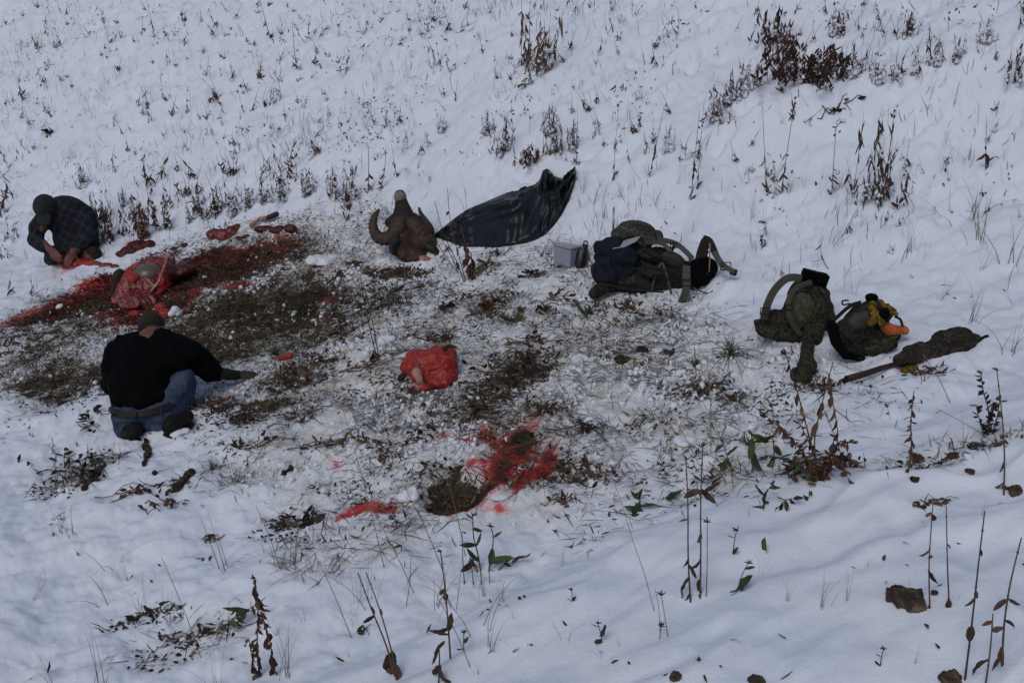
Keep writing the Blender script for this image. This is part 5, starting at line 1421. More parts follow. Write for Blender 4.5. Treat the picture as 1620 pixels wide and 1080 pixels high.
# ------------------------------------------------------------------ ram head
def ram_head():
    g = G(650, 405); d = FPX / ppm(g); k = 1 / ppm(g)
    A = lambda u, v, q=0: at(u, v, d + q)
    root = empty('ram_head', g); tag(root, 'severed ram head with curled horns and brown cape, nose pointing up the slope', 'animal head')
    S = Sculpt()
    S.limb([A(634, 312, .13), A(636, 325, .12), A(638, 342, .10), A(640, 360, .08)], [8.5 * k, 12 * k, 18 * k, 23 * k])
    S.ball(A(640, 352, .10), (30 * k, 26 * k, 18 * k)); S.ball(A(617, 352, .10), (9 * k, 9 * k, 8 * k)); S.ball(A(661, 352, .10), (9 * k, 9 * k, 8 * k)); S.ball(A(645, 372, .06), (30 * k, 24 * k, 20 * k))
    S.skin('head', M['hide'], .007, 4, .003, 40, root, g, 3)
    S = Sculpt(); S.ball(A(633, 311, .115), (10.5 * k, 11 * k, 11.5 * k)); mz = S.skin('muzzle', M['muzzle'], .005, 2, .001, 40, root, g)
    for u in (630, 636):
        S = Sculpt(); S.ball(A(u, 303, .08), (1.8 * k, 2 * k, 2.4 * k)); n_ = S.skin('nostril', M['flesh_dark'], .0022, 1, origin=g); n_.parent = mz
    S = Sculpt(); S.limb([A(629, 308, .085), A(633, 311, .075), A(638, 308, .085)], [1.2 * k] * 3); n_ = S.skin('mouth', M['flesh_dark'], .002, 1, origin=g); n_.parent = mz
    # neck cape with folds, spreading toward us on the snow
    S = Sculpt()
    S.ball(A(648, 378, .02), (30 * k, 24 * k, 18 * k)); S.ball(A(636, 392, -.01), (20 * k, 22 * k, 16 * k)); S.ball(A(665, 382, .0), (26 * k, 24 * k, 15 * k))
    S.ball(A(652, 402, -.03), (24 * k, 22 * k, 12 * k)); S.ball(A(672, 408, -.02), (18 * k, 18 * k, 9 * k)); S.ball(A(680, 390, 0), (12 * k, 16 * k, 9 * k))
    S.skin('cape', M['hide_red'], .008, 3, .014, 10, root, g, 6, ridge=True)
    S = Sculpt(); S.ball(A(677, 411, -.10), (16 * k, 9 * k, 5 * k), Matrix.Rotation(.35, 3, 'Y')); S.ball(A(668, 414, -.10), (9 * k, 8 * k, 4 * k)); S.skin('cut_skin', M['fat'], .006, 2, .003, 30, root, g)
    # ears: hollow leaves
    for (pts, w) in (([A(630, 378, -.09), A(621, 388, -.12), A(620, 400, -.12)], 8), ([A(672, 386, -.09), A(684, 393, -.10), A(694, 401, -.08)], 8)):
        S = Sculpt(); S.limb(pts, [w * .8 * k, w * k, w * .5 * k], flat=.55, up=(0, -1, 0)); e = S.skin('ear', M['hide'], .005, 2, .001, 40, root, g)
        S = Sculpt(); S.limb([p - Vector((0, .025, 0)) for p in pts], [w * .4 * k, w * .6 * k, w * .25 * k], flat=.4, up=(0, -1, 0)); i_ = S.skin('ear_hollow', M['hoof'], .004, 2, origin=g); i_.parent = e
    # horns with ridges
    hm, nt, b = nodes('horn')
    co = coords(nt)
    nt.links.new(ramp(nt, noise_n(nt, 30, 4, .6, .5, co), [(.3, (.014, .010, .007)), (.5, (.036, .022, .014)), (.72, (.085, .042, .025))]), b.inputs['Base Color'])
    b.inputs['Roughness'].default_value = .7
    bump(nt, b, noise_n(nt, 80, 3, .6, 0, co), .5, .004)
    def horn(path, rads):
        P = [A(*p) for p in path]; n = len(P)
        fine = []; rr = []
        for i in range(n - 1):
            p0, p1, p2, p3 = P[max(i - 1, 0)], P[i], P[i + 1], P[min(i + 2, n - 1)]
            for j in range(9):
                t = j / 9
                fine.append(.5 * ((2 * p1) + (p2 - p0) * t + (2 * p0 - 5 * p1 + 4 * p2 - p3) * t * t + (3 * p1 - p0 - 3 * p2 + p3) * t ** 3) - g)
                rr.append((rads[i] * (1 - t) + rads[i + 1] * t) * k * (1 + .10 * math.sin(len(fine) * 1.9) + .035 * math.sin(len(fine) * 4.7)))
        fine.append(P[-1] - g); rr.append(rads[-1] * k)
        m = MB(); m.tube(fine, rr, 16, flat=.86); return m.build('horn', hm, root)
    horn([(634, 350, .02), (628, 364, -.03), (617, 375, -.05), (604, 378, -.04), (594, 370, -.01), (590, 356, .02), (593, 342, .04), (600, 331, .05)], [13, 13.5, 12, 10, 8.5, 7, 5, 2])
    horn([(652, 352, .03), (660, 362, -.02), (670, 370, -.02), (677, 368, .03), (677, 358, .09), (671, 347, .13), (665, 336, .14), (663, 328, .14)], [13, 13.5, 13, 10.5, 8, 5.5, 3.5, 1.8])
ram_head()

# ------------------------------------------------------------------ black plastic sheet folded over, standing up at its right end
def tarp():
    top = [(688, 374), (705, 360), (724, 345), (742, 333), (770, 322), (800, 309), (830, 298), (852, 290), (860, 272), (868, 271), (878, 283), (890, 286), (900, 277), (910, 270)]
    bot = [(689, 376), (700, 381), (718, 387), (736, 391), (760, 391), (785, 392), (812, 388), (832, 385), (850, 379), (864, 370), (876, 358), (889, 340), (901, 316), (911, 286)]
    lift = [.01, .08, .13, .17, .20, .22, .22, .22, .27, .27, .22, .18, .16, .09]
    o = G(780, 392); rows = 22
    n = len(top); V = []
    rng = random.Random(5)
    Tn = 92
    def interp(arr, t):
        x = t * (len(arr) - 1); i = min(int(x), len(arr) - 2); f = x - i
        if isinstance(arr[0], tuple): return tuple(arr[i][j] * (1 - f) + arr[i + 1][j] * f for j in range(2))
        return arr[i] * (1 - f) + arr[i + 1] * f
    grid = []
    for a in range(Tn + 1):
        t = a / Tn
        bu, bv = interp(bot, t); tu, tv = interp(top, t); L = interp(lift, t)
        gb = G(bu, bv); db = FPX / ppm(gb)
        # the upper rim stands on edge, a hand's breadth to a forearm behind the lower one
        rim = at(tu, tv, db + .10 + L * 1.6)
        zr = zat(rim.x, rim.y)
        if rim.z < zr + .01: rim = G(tu, tv) + Vector((0, 0, .015))
        row = []
        for b_ in range(rows + 1):
            s = b_ / rows
            p = gb.lerp(rim, s)
            bulge = math.sin(math.pi * min(1, s * 1.02)) ** .75
            p = p + Vector((-.02, -.55, .75)) * (bulge * L * .42)
            row.append(p)
        grid.append(row)
    arr = np.array([[tuple(p) for p in r] for r in grid])
    TT, SS = np.meshgrid(np.linspace(0, 1, Tn + 1), np.linspace(0, 1, rows + 1), indexing='ij')
    # long creases running with the sheet and short ones at the gathered end
    f = 1 - np.abs(fbm(TT * 3.2 + SS * 1.6, SS * 3.0 - TT * 2.0, 2, 201)) * 3
    g2 = 1 - np.abs(fbm(TT * 16 - SS * 6, SS * 3 + TT * 4, 2, 203)) * 3
    h3 = fbm(TT * 3 + SS * 1.5, SS * 3.5 + 1, 2, 207)
    env = np.sin(np.pi * np.clip(SS, 0, 1)) ** .5
    f4 = 1 - np.abs(fbm(TT * 3.2 - SS * 2.4, SS * 2.6 + TT * 2, 2, 211)) * 3.4
    dsp = env * (.028 * f * (1 - .3 * TT) + .046 * g2 * sstep(.5, .8, TT) + .002 * g2 + .05 * h3 + .05 * f4)
    nrm = np.array([-.1, -.75, .6]); arr = arr + dsp[..., None] * nrm
    m = MB()
    vs = [Vector(arr[i, j]) - o for i in range(Tn + 1) for j in range(rows + 1)]
    R1 = rows + 1
    fs = [(i * R1 + j, (i + 1) * R1 + j, (i + 1) * R1 + j + 1, i * R1 + j + 1) for i in range(Tn) for j in range(rows)]
    m.add(vs, fs)
    mt, nt, b = nodes('black_plastic')
    co = coords(nt)
    nt.links.new(ramp(nt, noise_n(nt, 6, 4, .6, .5, co), [(.3, (.004, .0055, .009)), (.7, (.008, .010, .015))]), b.inputs['Base Color'])
    b.inputs['Roughness'].default_value = .40; b.inputs['Specular IOR Level'].default_value = .35
    bump(nt, b, noise_n(nt, 14, 3, .6, 1.6, co), .25, .01)
    root = empty('black_tarp', o); tag(root, 'crumpled black plastic sheet on the snow behind the ram head, right end standing up', 'tarp')
    sh = m.build('sheet', mt, root)
    sd = sh.modifiers.new('thick', 'SOLIDIFY'); sd.thickness = .004; sd.offset = -1
    # hidden half that folds under and behind, lying on the snow
    m = MB(); vs = []; 
    for i in range(0, Tn + 1, 4):
        rim = Vector(arr[i, rows]); gb = Vector(arr[i, 0])
        for j in range(6):
            s = j / 5; p = rim.lerp(gb, s); z = zat(p.x, p.y) + .012
            p.z = rim.z * (1 - s) ** 2 + z * (1 - (1 - s) ** 2); p.z = max(p.z, z); p.y += .05 * math.sin(math.pi * s) * (1 - s)
            vs.append(p - o)
    nn = len(range(0, Tn + 1, 4))
    m.add(vs, [(i * 6 + j, (i + 1) * 6 + j, (i + 1) * 6 + j + 1, i * 6 + j + 1) for i in range(nn - 1) for j in range(5)])
    bk = m.build('back_fold', mt, root); sd = bk.modifiers.new('thick', 'SOLIDIFY'); sd.thickness = .003
    # snow-dusted upper hem
    pts = [Vector(arr[i, rows]) + Vector((0, -.005, .006)) for i in range(int(Tn * .76), Tn - 1, 3)]
    m = MB(); m.tube([p - o for p in pts], [.010] * len(pts), 6); m.build('snowy_hem', M['clump_snow'], root)
tarp()

# ------------------------------------------------------------------ big backpack lying on its side, jacket thrown over it
def big_pack():
    g = G(1020, 464); d = FPX / ppm(g); k = 1 / ppm(g); dR = FPX / ppm(G(1110, 470)) - d
    A = lambda u, v, q=0: at(u, v, d + q + dR * max(-.3, (u - 1020) / 90.))
    root = empty('backpack', g); tag(root, 'large camouflage backpack lying on its side with frame and straps beside the bottle', 'backpack')
    S = Sculpt()
    S.ball(A(985, 425, .16), (46 * k, 40 * k, 32 * k)); S.ball(A(1030, 425, .16), (52 * k, 36 * k, 34 * k)); S.ball(A(1070, 435, .14), (44 * k, 32 * k, 27 * k))
    S.ball(A(1025, 444, .10), (66 * k, 36 * k, 18 * k)); S.ball(A(1098, 440, .12), (22 * k, 24 * k, 20 * k)); S.ball(A(960, 430, .12), (26 * k, 30 * k, 26 * k))
    S.skin('main_bag', M['camo_dark'], .011, 3, .022, 8, root, g, 31, ridge=True)
    S = Sculpt(); S.ball(A(1006, 366, .16), (33 * k, 28 * k, 17 * k), Matrix.Rotation(.08, 3, 'Y')); S.ball(A(985, 372, .15), (20 * k, 24 * k, 14 * k)); S.ball(A(1030, 374, .16), (20 * k, 22 * k, 10 * k))
    S.ball(A(1000, 385, .16), (34 * k, 26 * k, 14 * k))
    lid = S.skin('lid', M['camo_grey'], .009, 3, .006, 10, root, g, 32, ridge=True)
    S = Sculpt(); S.ball(A(1040, 372, .14), (9 * k, 14 * k, 8 * k)); S.skin('side_flap', M['camo_grey'], .008, 2, .003, 20, root, g)
    # bottom boot-like corner
    S = Sculpt(); S.limb([A(978, 446, .04), A(955, 455, .0), A(940, 464, -.02)], [15 * k, 12 * k, 9 * k]); S.limb([A(990, 455, .02), A(1020, 458, .02)], [11 * k, 9 * k]); S.skin('bottom_pocket', M['camo_dark'], .009, 2, .008, 14, root, g, 33, ridge=True)
    # side pockets
    S = Sculpt(); S.ball(A(1030, 405, .03), (26 * k, 12 * k, 9 * k), Matrix.Rotation(.35, 3, 'Y')); S.skin('side_pocket', M['camo_dark'], .008, 2, .006, 16, root, g, 35, ridge=True)
    S = Sculpt(); S.ball(A(1040, 432, -.02), (30 * k, 12 * k, 10 * k), Matrix.Rotation(.2, 3, 'Y')); S.skin('side_pocket', M['camo_dark'], .008, 2, .008, 16, root, g, 36, ridge=True)
    S = Sculpt(); S.ball(A(1066, 412, .06), (22 * k, 12 * k, 13 * k), Matrix.Rotation(.55, 3, 'Y')); pn = simple('pack_panel', [(0, (.035, .028, .024)), (1, (.06, .05, .043))], 10, .9)
    S.skin('back_panel', pn, .008, 2, .003, 16, root, g, 37)
    H = (0, -1, .35)
    def strap(pts, w, nm, mat, th=3, ws=None):
        return band([A(*p) for p in pts], w * k, th * k, H, nm, mat, root, g, None if ws is None else [x * k for x in ws])
    strap([(1030, 378, .10), (1050, 380, .06), (1070, 386, .04), (1085, 398, .03), (1096, 410, .04)], 8, 'shoulder_strap', M['webbing'], 3)
    strap([(1020, 384, .08), (1045, 384, .02), (1062, 398, -.01)], 7, 'shoulder_strap', M['webbing'], 3)
    strap([(1070, 382, .05), (1066, 390, .04), (1062, 398, .04)], 5, 'buckle_strap', M['webbing_black'], 2)
    strap([(1110, 436, .02), (1110, 405, .06), (1117, 378, .09)], 10, 'hip_belt', M['webbing_black'], 5, [22, 18, 13])
    strap([(1112, 378, .09), (1122, 382, .08), (1132, 402, .05)], 11, 'hip_belt', M['webbing_black'], 4, [12, 12, 10])
    strap([(1130, 398, .05), (1142, 418, .03), (1162, 430, .04)], 9, 'hip_strap', M['webbing'], 3, [10, 9, 7])
    strap([(1155, 429, .04), (1166, 432, .05)], 10, 'hip_buckle', M['webbing_black'], 5)
    strap([(1086, 420, -.03), (1086, 440, -.06), (1085, 460, -.06), (1075, 486, -.02)], 12, 'load_strap', M['webbing'], 2.4)
    strap([(1046, 415, -.02), (1036, 440, -.06), (1030, 462, -.03)], 3.4, 'lash_strap', M['webbing'], 1.6)
    strap([(1048, 415, -.02), (1056, 440, -.05), (1062, 465, -.02)], 3.4, 'lash_strap', M['webbing'], 1.6)
    strap([(1004, 356, .06), (1032, 362, .06), (1038, 378, .05)], 3.0, 'lid_piping', M['webbing_black'], 1.4)
    for (u, v, q, w, h) in ((1086, 447, -.075, 8, 5), (1036, 438, -.075, 4, 3), (1056, 440, -.065, 4, 3), (1066, 388, .03, 5, 4), (1148, 421, .02, 7, 6)):
        b = MB(); c = A(u, v, q) - g; rr_ = []
        for (dx, dz_) in ((-w, -h), (w, -h), (w, h), (-w, h), (-w, -h)): rr_.append(c + Vector((dx * k, 0, dz_ * k)))
        b.tube(rr_, [1.1 * k] * 5, 5); b.build('buckle', M['webbing_black'], root)
    strap([(960, 450, -.05), (1000, 458, -.07), (1050, 462, -.06)], 3, 'compression_strap', M['webbing_black'], 1.5)
    strap([(1010, 395, -.03), (1040, 402, -.05), (1075, 415, -.02)], 2.2, 'zip', M['webbing_black'], 1)
    strap([(1000, 425, -.10), (1035, 424, -.08), (1070, 430, -.04)], 2.2, 'zip', M['webbing_black'], 1)
    strap([(1096, 455, -.02), (1118, 464, .02), (1128, 460, .03)], 2.4, 'cord', M['webbing'], 1.2)
    S = Sculpt(); S.ball(A(1112, 425, .08), (24 * k, 16 * k, 20 * k)); S.ball(A(1105, 440, .04), (18 * k, 16 * k, 14 * k)); S.skin('hip_pad', M['black_cloth'], .009, 3, .006, 14, root, g, 40, ridge=True)
    m = MB(); m.tube([A(1123, 385, .04) - g, A(1123, 410, .03) - g, A(1122, 430, .02) - g], [.004] * 3, 6); m.build('frame_stay', M['bone'], root)
    # trekking pole tip standing behind
    m = MB(); m.tube([A(970, 365, .28) - g, A(971, 329, .28) - g], [.0065, .0065], 8); m.tube([A(971, 331, .28) - g, A(971, 327, .28) - g], [.008, .004], 8); 
    p = m.build('trekking_pole', M['steel']); p.location = g; tag(p, 'grey metal pole end sticking up behind the lid of the big backpack', 'pole')
    # jacket
    S = Sculpt()
    S.ball(A(968, 402, .02), (34 * k, 18 * k, 27 * k)); S.ball(A(978, 436, -.01), (34 * k, 15 * k, 17 * k)); S.ball(A(990, 415, -.02), (26 * k, 14 * k, 26 * k)); S.ball(A(962, 425, .0), (20 * k, 16 * k, 20 * k)); S.ball(A(992, 395, .03), (22 * k, 14 * k, 14 * k), Matrix.Rotation(-.5, 3, 'Y'))
    S.limb([A(955, 395, .04), A(948, 420, .0), A(955, 445, .02)], [13 * k, 12 * k, 10 * k])
    j = S.skin('jacket', M['navy_cloth'], .009, 3, .028, 9, None, g, 44, ridge=True); j.location = g
    tag(j, 'dark navy jacket draped over the left side of the big backpack', 'jacket')
    b = MB(); q = [A(968, 394, -.06), A(985, 381, -.03), (A(1014, 373, .0)), A(1006, 382, -.04), A(988, 391, -.09)]
    cen = sum(q, Vector()) / len(q); top_ = [p - g for p in q]; bt = [p - g + Vector((0, .02, -.012)) for p in q]
    n = len(q); b.add(top_ + bt, [tuple(range(n)), tuple(range(2 * n - 1, n - 1, -1))] + [(i, n + i, n + (i + 1) % n, (i + 1) % n) for i in range(n)])
    pale = simple('pale_lining', [(0, (.20, .21, .24)), (1, (.32, .33, .37))], 12, .7, 20, .5)
    o = b.build('folded_map', pale, smooth=False); o.location = g; tag(o, 'pale grey folded sheet tucked into the navy jacket on the big backpack', 'sheet')
    # bottle with carabiner
    gb = G(922, 428); db = FPX / ppm(gb); B = lambda u, v, q=0: at(u, v, db + q)
    kb = 1 / ppm(gb)
    rt = empty('water_bottle', gb); tag(rt, 'black drinking bottle with a loop cap standing between the box and the big backpack', 'bottle')
    m = MB(); m.tube([B(917, 427, .05) - gb, B(917, 425, .05) - gb, B(921, 402, .05) - gb, B(924, 395, .05) - gb, B(925, 391, .05) - gb], [9 * kb, 10.5 * kb, 10 * kb, 8 * kb, 5 * kb], 20)
    blk = simple('bottle_black', [(0, (.007, .008, .008)), (1, (.013, .014, .014))], 10, .35, 60, .05, spec=.5); m.build('flask', blk, rt)
    m = MB(); m.tube([B(925, 392, .05) - gb, B(926, 387, .05) - gb], [5.5 * kb, 5 * kb], 14); cp = m.build('bottle_cap', blk, rt)
    m = MB(); c = B(926.5, 384.5, .05) - gb; m.tube([c + Vector((3 * kb * math.cos(t), 0, 3.3 * kb * math.sin(t))) for t in np.linspace(0, 6.283, 15)], [1.2 * kb] * 15, 6); m.build('cap_loop', blk, rt)
    m = MB(); c = B(920, 396, -.01) - gb; m.tube([c + Vector((2.2 * kb * math.cos(t) + 1.2 * kb * math.sin(t), 0, 5.5 * kb * math.sin(t))) for t in np.linspace(0, 6.283, 19)], [.6 * kb] * 19, 6); m.build('carabiner', M['steel'], rt)
    # grey plastic box
    gc = G(898, 422); dc = FPX / ppm(gc); C_ = lambda u, v, q=0: at(u, v, dc + q); kc = 1 / ppm(gc)
    rt = empty('plastic_box', gc); tag(rt, 'translucent pale grey plastic box on the snow left of the black bottle', 'box')
    pm, nt, b = nodes('grey_plastic'); b.inputs['Base Color'].default_value = (.24, .26, .35, 1); b.inputs['Roughness'].default_value = .4; b.inputs['Transmission Weight'].default_value = .25
    lidm, nt, b = nodes('clear_lid'); b.inputs['Base Color'].default_value = (.42, .44, .50, 1); b.inputs['Roughness'].default_value = .3; b.inputs['Transmission Weight'].default_value = .3
    F1, F2, F3, F4 = C_(876, 417, .0), C_(902, 423, -.03), C_(918, 419, .03), C_(893, 412, .14)
    U1, U2, U3, U4 = C_(876, 389, .0), C_(903, 396, -.03), C_(921, 392, .03), C_(893, 386, .14)
    v8 = [p - gc for p in (F1, F2, F3, F4, U1, U2, U3, U4)]
    m = MB(); m.add(v8, [(0, 1, 5, 4), (1, 2, 6, 5), (2, 3, 7, 6), (3, 0, 4, 7), (3, 2, 1, 0)]); bx = m.build('box_wall', pm, rt, smooth=False)
    sd = bx.modifiers.new('thick', 'SOLIDIFY'); sd.thickness = .004; bv = bx.modifiers.new('bev', 'BEVEL'); bv.width = .004; bv.segments = 2
    up = [p + Vector((0, 0, .004)) for p in v8[4:]]; up2 = [p + Vector((0, 0, .012)) for p in up]
    cc = sum(up, Vector()) / 4; up = [cc + (p - cc) * 1.05 for p in up]; up2 = [cc + (p - cc) * 1.05 for p in up2]
    m = MB(); m.add(up + up2, [(3, 2, 1, 0), (4, 5, 6, 7), (0, 1, 5, 4), (1, 2, 6, 5), (2, 3, 7, 6), (3, 0, 4, 7)]); l_ = m.build('box_lid', lidm, rt, smooth=False)
    bv = l_.modifiers.new('bev', 'BEVEL'); bv.width = .003; bv.segments = 2
big_pack()

# ------------------------------------------------------------------ upright pack, small pack, gloves, covered rifle
def upright_pack():
    g = G(1255, 548); d = FPX / ppm(g); k = 1 / ppm(g)
    A = lambda u, v, q=0: at(u, v, d + q)
    root = empty('backpack', g); tag(root, 'upright camouflage backpack with black top pad and shoulder straps facing us', 'backpack')
    S = Sculpt()
    S.ball(A(1270, 492, .12), (38 * k, 30 * k, 44 * k)); S.ball(A(1288, 482, .14), (27 * k, 28 * k, 36 * k)); S.ball(A(1238, 512, .10), (32 * k, 26 * k, 26 * k)); S.ball(A(1275, 462, .13), (26 * k, 24 * k, 22 * k))
    S.ball(A(1250, 528, .07), (34 * k, 22 * k, 14 * k)); S.ball(A(1300, 505, .12), (20 * k, 20 * k, 38 * k)); S.ball(A(1212, 518, .08), (16 * k, 18 * k, 14 * k))
    S.skin('main_bag', M['camo_leaf'], .011, 3, .016, 9, root, g, 51, ridge=True)
    S = Sculpt(); S.ball(A(1266, 492, .0), (24 * k, 10 * k, 32 * k)); lm = simple('mesh_panel', [(0, (.028, .030, .018)), (.5, (.06, .062, .036)), (1, (.15, .14, .095))], 45, .95, 160, .8)
    S.skin('back_mesh', lm, .009, 3, .004, 20, root, g)
    H = (0, -1, .3)
    st = simple('strap_green', [(0, (.045, .045, .032)), (1, (.075, .072, .052))], 10, .85, 160, .3)
    def strap(pts, w, nm, mat, th=3, ws=None):
        return band([A(*p) for p in pts], w * k, th * k, H, nm, mat, root, g, None if ws is None else [x * k for x in ws])
    strap([(1268, 440, .02), (1246, 440, .0), (1226, 458, -.02), (1214, 482, -.02), (1208, 505, .0)], 12, 'shoulder_strap', st, 5)
    strap([(1284, 446, .02), (1262, 454, -.05), (1248, 472, -.09), (1248, 495, -.09), (1256, 515, -.06), (1268, 530, -.03)], 8, 'shoulder_strap', st, 4)
    strap([(1198, 505, -.01), (1204, 520, -.02), (1226, 530, -.02)], 13, 'hip_belt', M['camo_leaf'], 6)
    for (u, v, q, w, h) in ((1211, 492, -.035, 8, 5), (1248, 486, -.11, 6, 4), (1296, 500, -.05, 5, 4)):
        b = MB(); c = A(u, v, q) - g; rr_ = []
        for (dx, dz_) in ((-w, -h), (w, -h), (w, h), (-w, h), (-w, -h)): rr_.append(c + Vector((dx * k, 0, dz_ * k)))
        b.tube(rr_, [1.1 * k] * 5, 5); b.build('buckle', M['webbing_black'], root)
    strap([(1302, 462, .02), (1308, 490, -.01), (1306, 520, .0)], 3, 'compression_strap', M['webbing_black'], 1.5)
    strap([(1225, 532, -.03), (1255, 538, -.05), (1290, 532, -.03)], 4, 'waist_strap', M['webbing_black'], 2)
    S = Sculpt(); S.box(A(1288, 440, .08), (21 * k, 10 * k, 11 * k), Matrix.Rotation(math.radians(14), 3, 'Y')); S.skin('top_pad', M['black_cloth'], .006, 3, .003, 12, root, g)
    S = Sculpt(); S.limb([A(1296, 478, .02), A(1294, 505, .0), A(1290, 540, .0)], [12 * k, 14 * k, 10 * k]); S.skin('side_pocket', M['camo_leaf'], .009, 2, .008, 12, root, g, 53, ridge=True)
    # camo sleeve trailing toward us
    g2 = G(1272, 605); d2 = FPX / ppm(g2); k2 = 1 / ppm(g2)
    B = lambda u, v, q=0: at(u, v, d2 + q)
    S = Sculpt(); S.limb([at(1276, 520, d + .0), at(1278, 545, d - .06), B(1276, 566, .12), B(1272, 585, .06), B(1268, 598, .02)], [8 * k, 9 * k, 10 * k2, 13 * k2, 15 * k2])
    S.ball(B(1280, 580, .06), (12 * k2, 12 * k2, 16 * k2)); S.ball(B(1266, 592, .02), (16 * k2, 13 * k2, 12 * k2))
    o = S.skin('camo_sleeve', M['camo_leaf'], .008, 2, .012, 14, None, g2, 55, ridge=True); o.location = g2
    tag(o, 'bunched camouflage sleeve trailing on the snow below the upright backpack', 'garment')
upright_pack()

def small_pack():
    g = G(1365, 566); d = FPX / ppm(g); k = 1 / ppm(g)
    A = lambda u, v, q=0: at(u, v, d + q)
    root = empty('backpack', g); tag(root, 'small dark camouflage backpack with black straps carrying the yellow gloves', 'backpack')
    S = Sculpt()
    S.ball(A(1368, 520, .12), (42 * k, 32 * k, 30 * k)); S.ball(A(1378, 497, .12), (34 * k, 28 * k, 18 * k)); S.ball(A(1344, 532, .08), (30 * k, 24 * k, 28 * k)); S.ball(A(1395, 530, .08), (30 * k, 26 * k, 22 * k))
    S.ball(A(1375, 552, .04), (40 * k, 22 * k, 10 * k))
    S.skin('main_bag', M['camo_dark'], .010, 3, .020, 9, root, g, 61, ridge=True)
    S = Sculpt(); S.ball(A(1362, 508, .02), (22 * k, 12 * k, 16 * k), Matrix.Rotation(-.5, 3, 'Y')); S.skin('front_pocket', pnk, .008, 2, .006, 14, root, g, 62, ridge=True)
    S = Sculpt(); S.limb([A(1316, 515, .04), A(1322, 540, .0), A(1338, 562, -.02), A(1365, 567, -.02)], [9 * k, 9 * k, 7 * k, 5 * k]); S.skin('hip_belt', M['black_cloth'], .008, 2, .004, 14, root, g)
    H = (0, -1, .3)
    for pts, w, nm in (([(1310, 516, .05), (1326, 500, .06), (1345, 484, .06), (1362, 478, .08)], 6, 'shoulder_strap'), ([(1345, 480, .08), (1334, 482, .06), (1333, 476, .06), (1342, 475, .08)], 2.5, 'haul_loop'),
                       ([(1415, 500, .05), (1424, 505, .03), (1428, 516, .02)], 4, 'side_strap')):
        band([A(*p) for p in pts], w * k, 2.5 * k, H, nm, M['webbing_black'], root, g)
    for pts, w, nm in (([(1335, 505, .0), (1345, 530, -.05), (1360, 556, -.05)], 3, 'compression_strap'), ([(1352, 492, .02), (1378, 500, -.02), (1402, 512, -.01)], 2, 'zip'), ([(1365, 535, -.08), (1400, 532, -.06), (1425, 530, .0)], 2.6, 'lash_strap')):
        band([A(*p) for p in pts], w * k, 1.4 * k, H, nm, M['webbing_black'], root, g)
    S = Sculpt(); S.ball(A(1379, 470, .12), (11 * k, 10 * k, 6.5 * k)); S.ball(A(1379, 474, .12), (10 * k, 9 * k, 6 * k)); S.skin('top_pad', M['black_cloth'], .006, 3, parent=root, origin=g)
    S = Sculpt(); S.ball(A(1396, 545, -.04), (24 * k, 12 * k, 13 * k)); S.ball(A(1382, 553, -.03), (16 * k, 12 * k, 9 * k)); S.skin('lower_pocket', M['camo_leaf'], .008, 2, .010, 14, root, g, 66, ridge=True)
    # yellow gloves: two limp gloves with fingers
    def glove(c, dirn, size, name, label):
        c = Vector(c); dn = Vector(dirn).normalized(); n = Vector((0, -.9, .4)); n = (n - dn * n.dot(dn)).normalized(); s = dn.cross(n)
        S = Sculpt(); Rm = Matrix((s, dn, n)).transposed()
        S.ball(c, (size * .25, size * .36, size * .10), Rm); S.ball(c - dn * size * .45 + s * size * .1, (size * .18, size * .30, size * .12), Rm)
        for i, of in enumerate((-.22, -.08, .07, .2)):
            p = c + dn * size * .25 + s * size * of
            cw = (.5, -.3, .7, -.4)[i]; S.limb([p, p + dn * size * .25 + s * of * size * .9 + n * size * cw * .2, p + dn * size * (.40 - .09 * abs(i - 1.3)) + s * (of * 1.2 + cw * .2) * size - n * size * .15 * cw], [size * .08, size * .075, size * .055], 8)
        S.limb([c - s * size * .2, c - s * size * .42 + dn * size * .12, c - s * size * .48 + dn * size * .3], [size * .1, size * .09, size * .07], 8)
        o = S.skin(name, M['yellow'], .0055, 1, .014, 26, None, g, int(size * 1000), ridge=True, fine=.005); o.location = g; tag(o, label, 'glove')
    glove(A(1386, 497, -.03), A(1388, 524, -.05) - A(1384, 490, 0), 30 * k, 'work_glove', 'mustard yellow work glove hanging down the small backpack, left of its pair')
    glove(A(1403, 488, .0), A(1412, 505, -.02) - A(1397, 476, .03), 28 * k, 'work_glove', 'mustard yellow work glove on the upper right corner of the small backpack')
    S = Sculpt(); S.ball(A(1399, 496, -.05), (9 * k, 6 * k, 11 * k)); o = S.skin('dark_mitten', M['black_cloth'], .006, 2, .004, 14, None, g, 3); o.location = g; tag(o, 'black bundle of cloth wedged between the two yellow gloves', 'mitten')
    g3 = G(1416, 535); d3 = FPX / ppm(g3); k3 = 1 / ppm(g3)
    S = Sculpt(); d3 -= .07; S.ball(at(1411, 521, d3 - .02), (19 * k3, 12 * k3, 10 * k3), Matrix.Rotation(.15, 3, 'Y')); S.ball(at(1425, 523, d3 - .01), (11 * k3, 10 * k3, 8 * k3)); S.ball(at(1410, 529, d3 - .02), (10 * k3, 9 * k3, 6 * k3))
    o = S.skin('orange_cloth', M['orange'], .006, 2, .012, 13, None, g3, 71, ridge=True); o.location = g3; tag(o, 'crumpled bright orange cloth lying against the small backpack', 'cloth')
pnk = simple('pocket_brown', [(0, (.03, .025, .022)), (.5, (.05, .044, .038)), (1, (.075, .06, .052))], 12, .9)
small_pack()

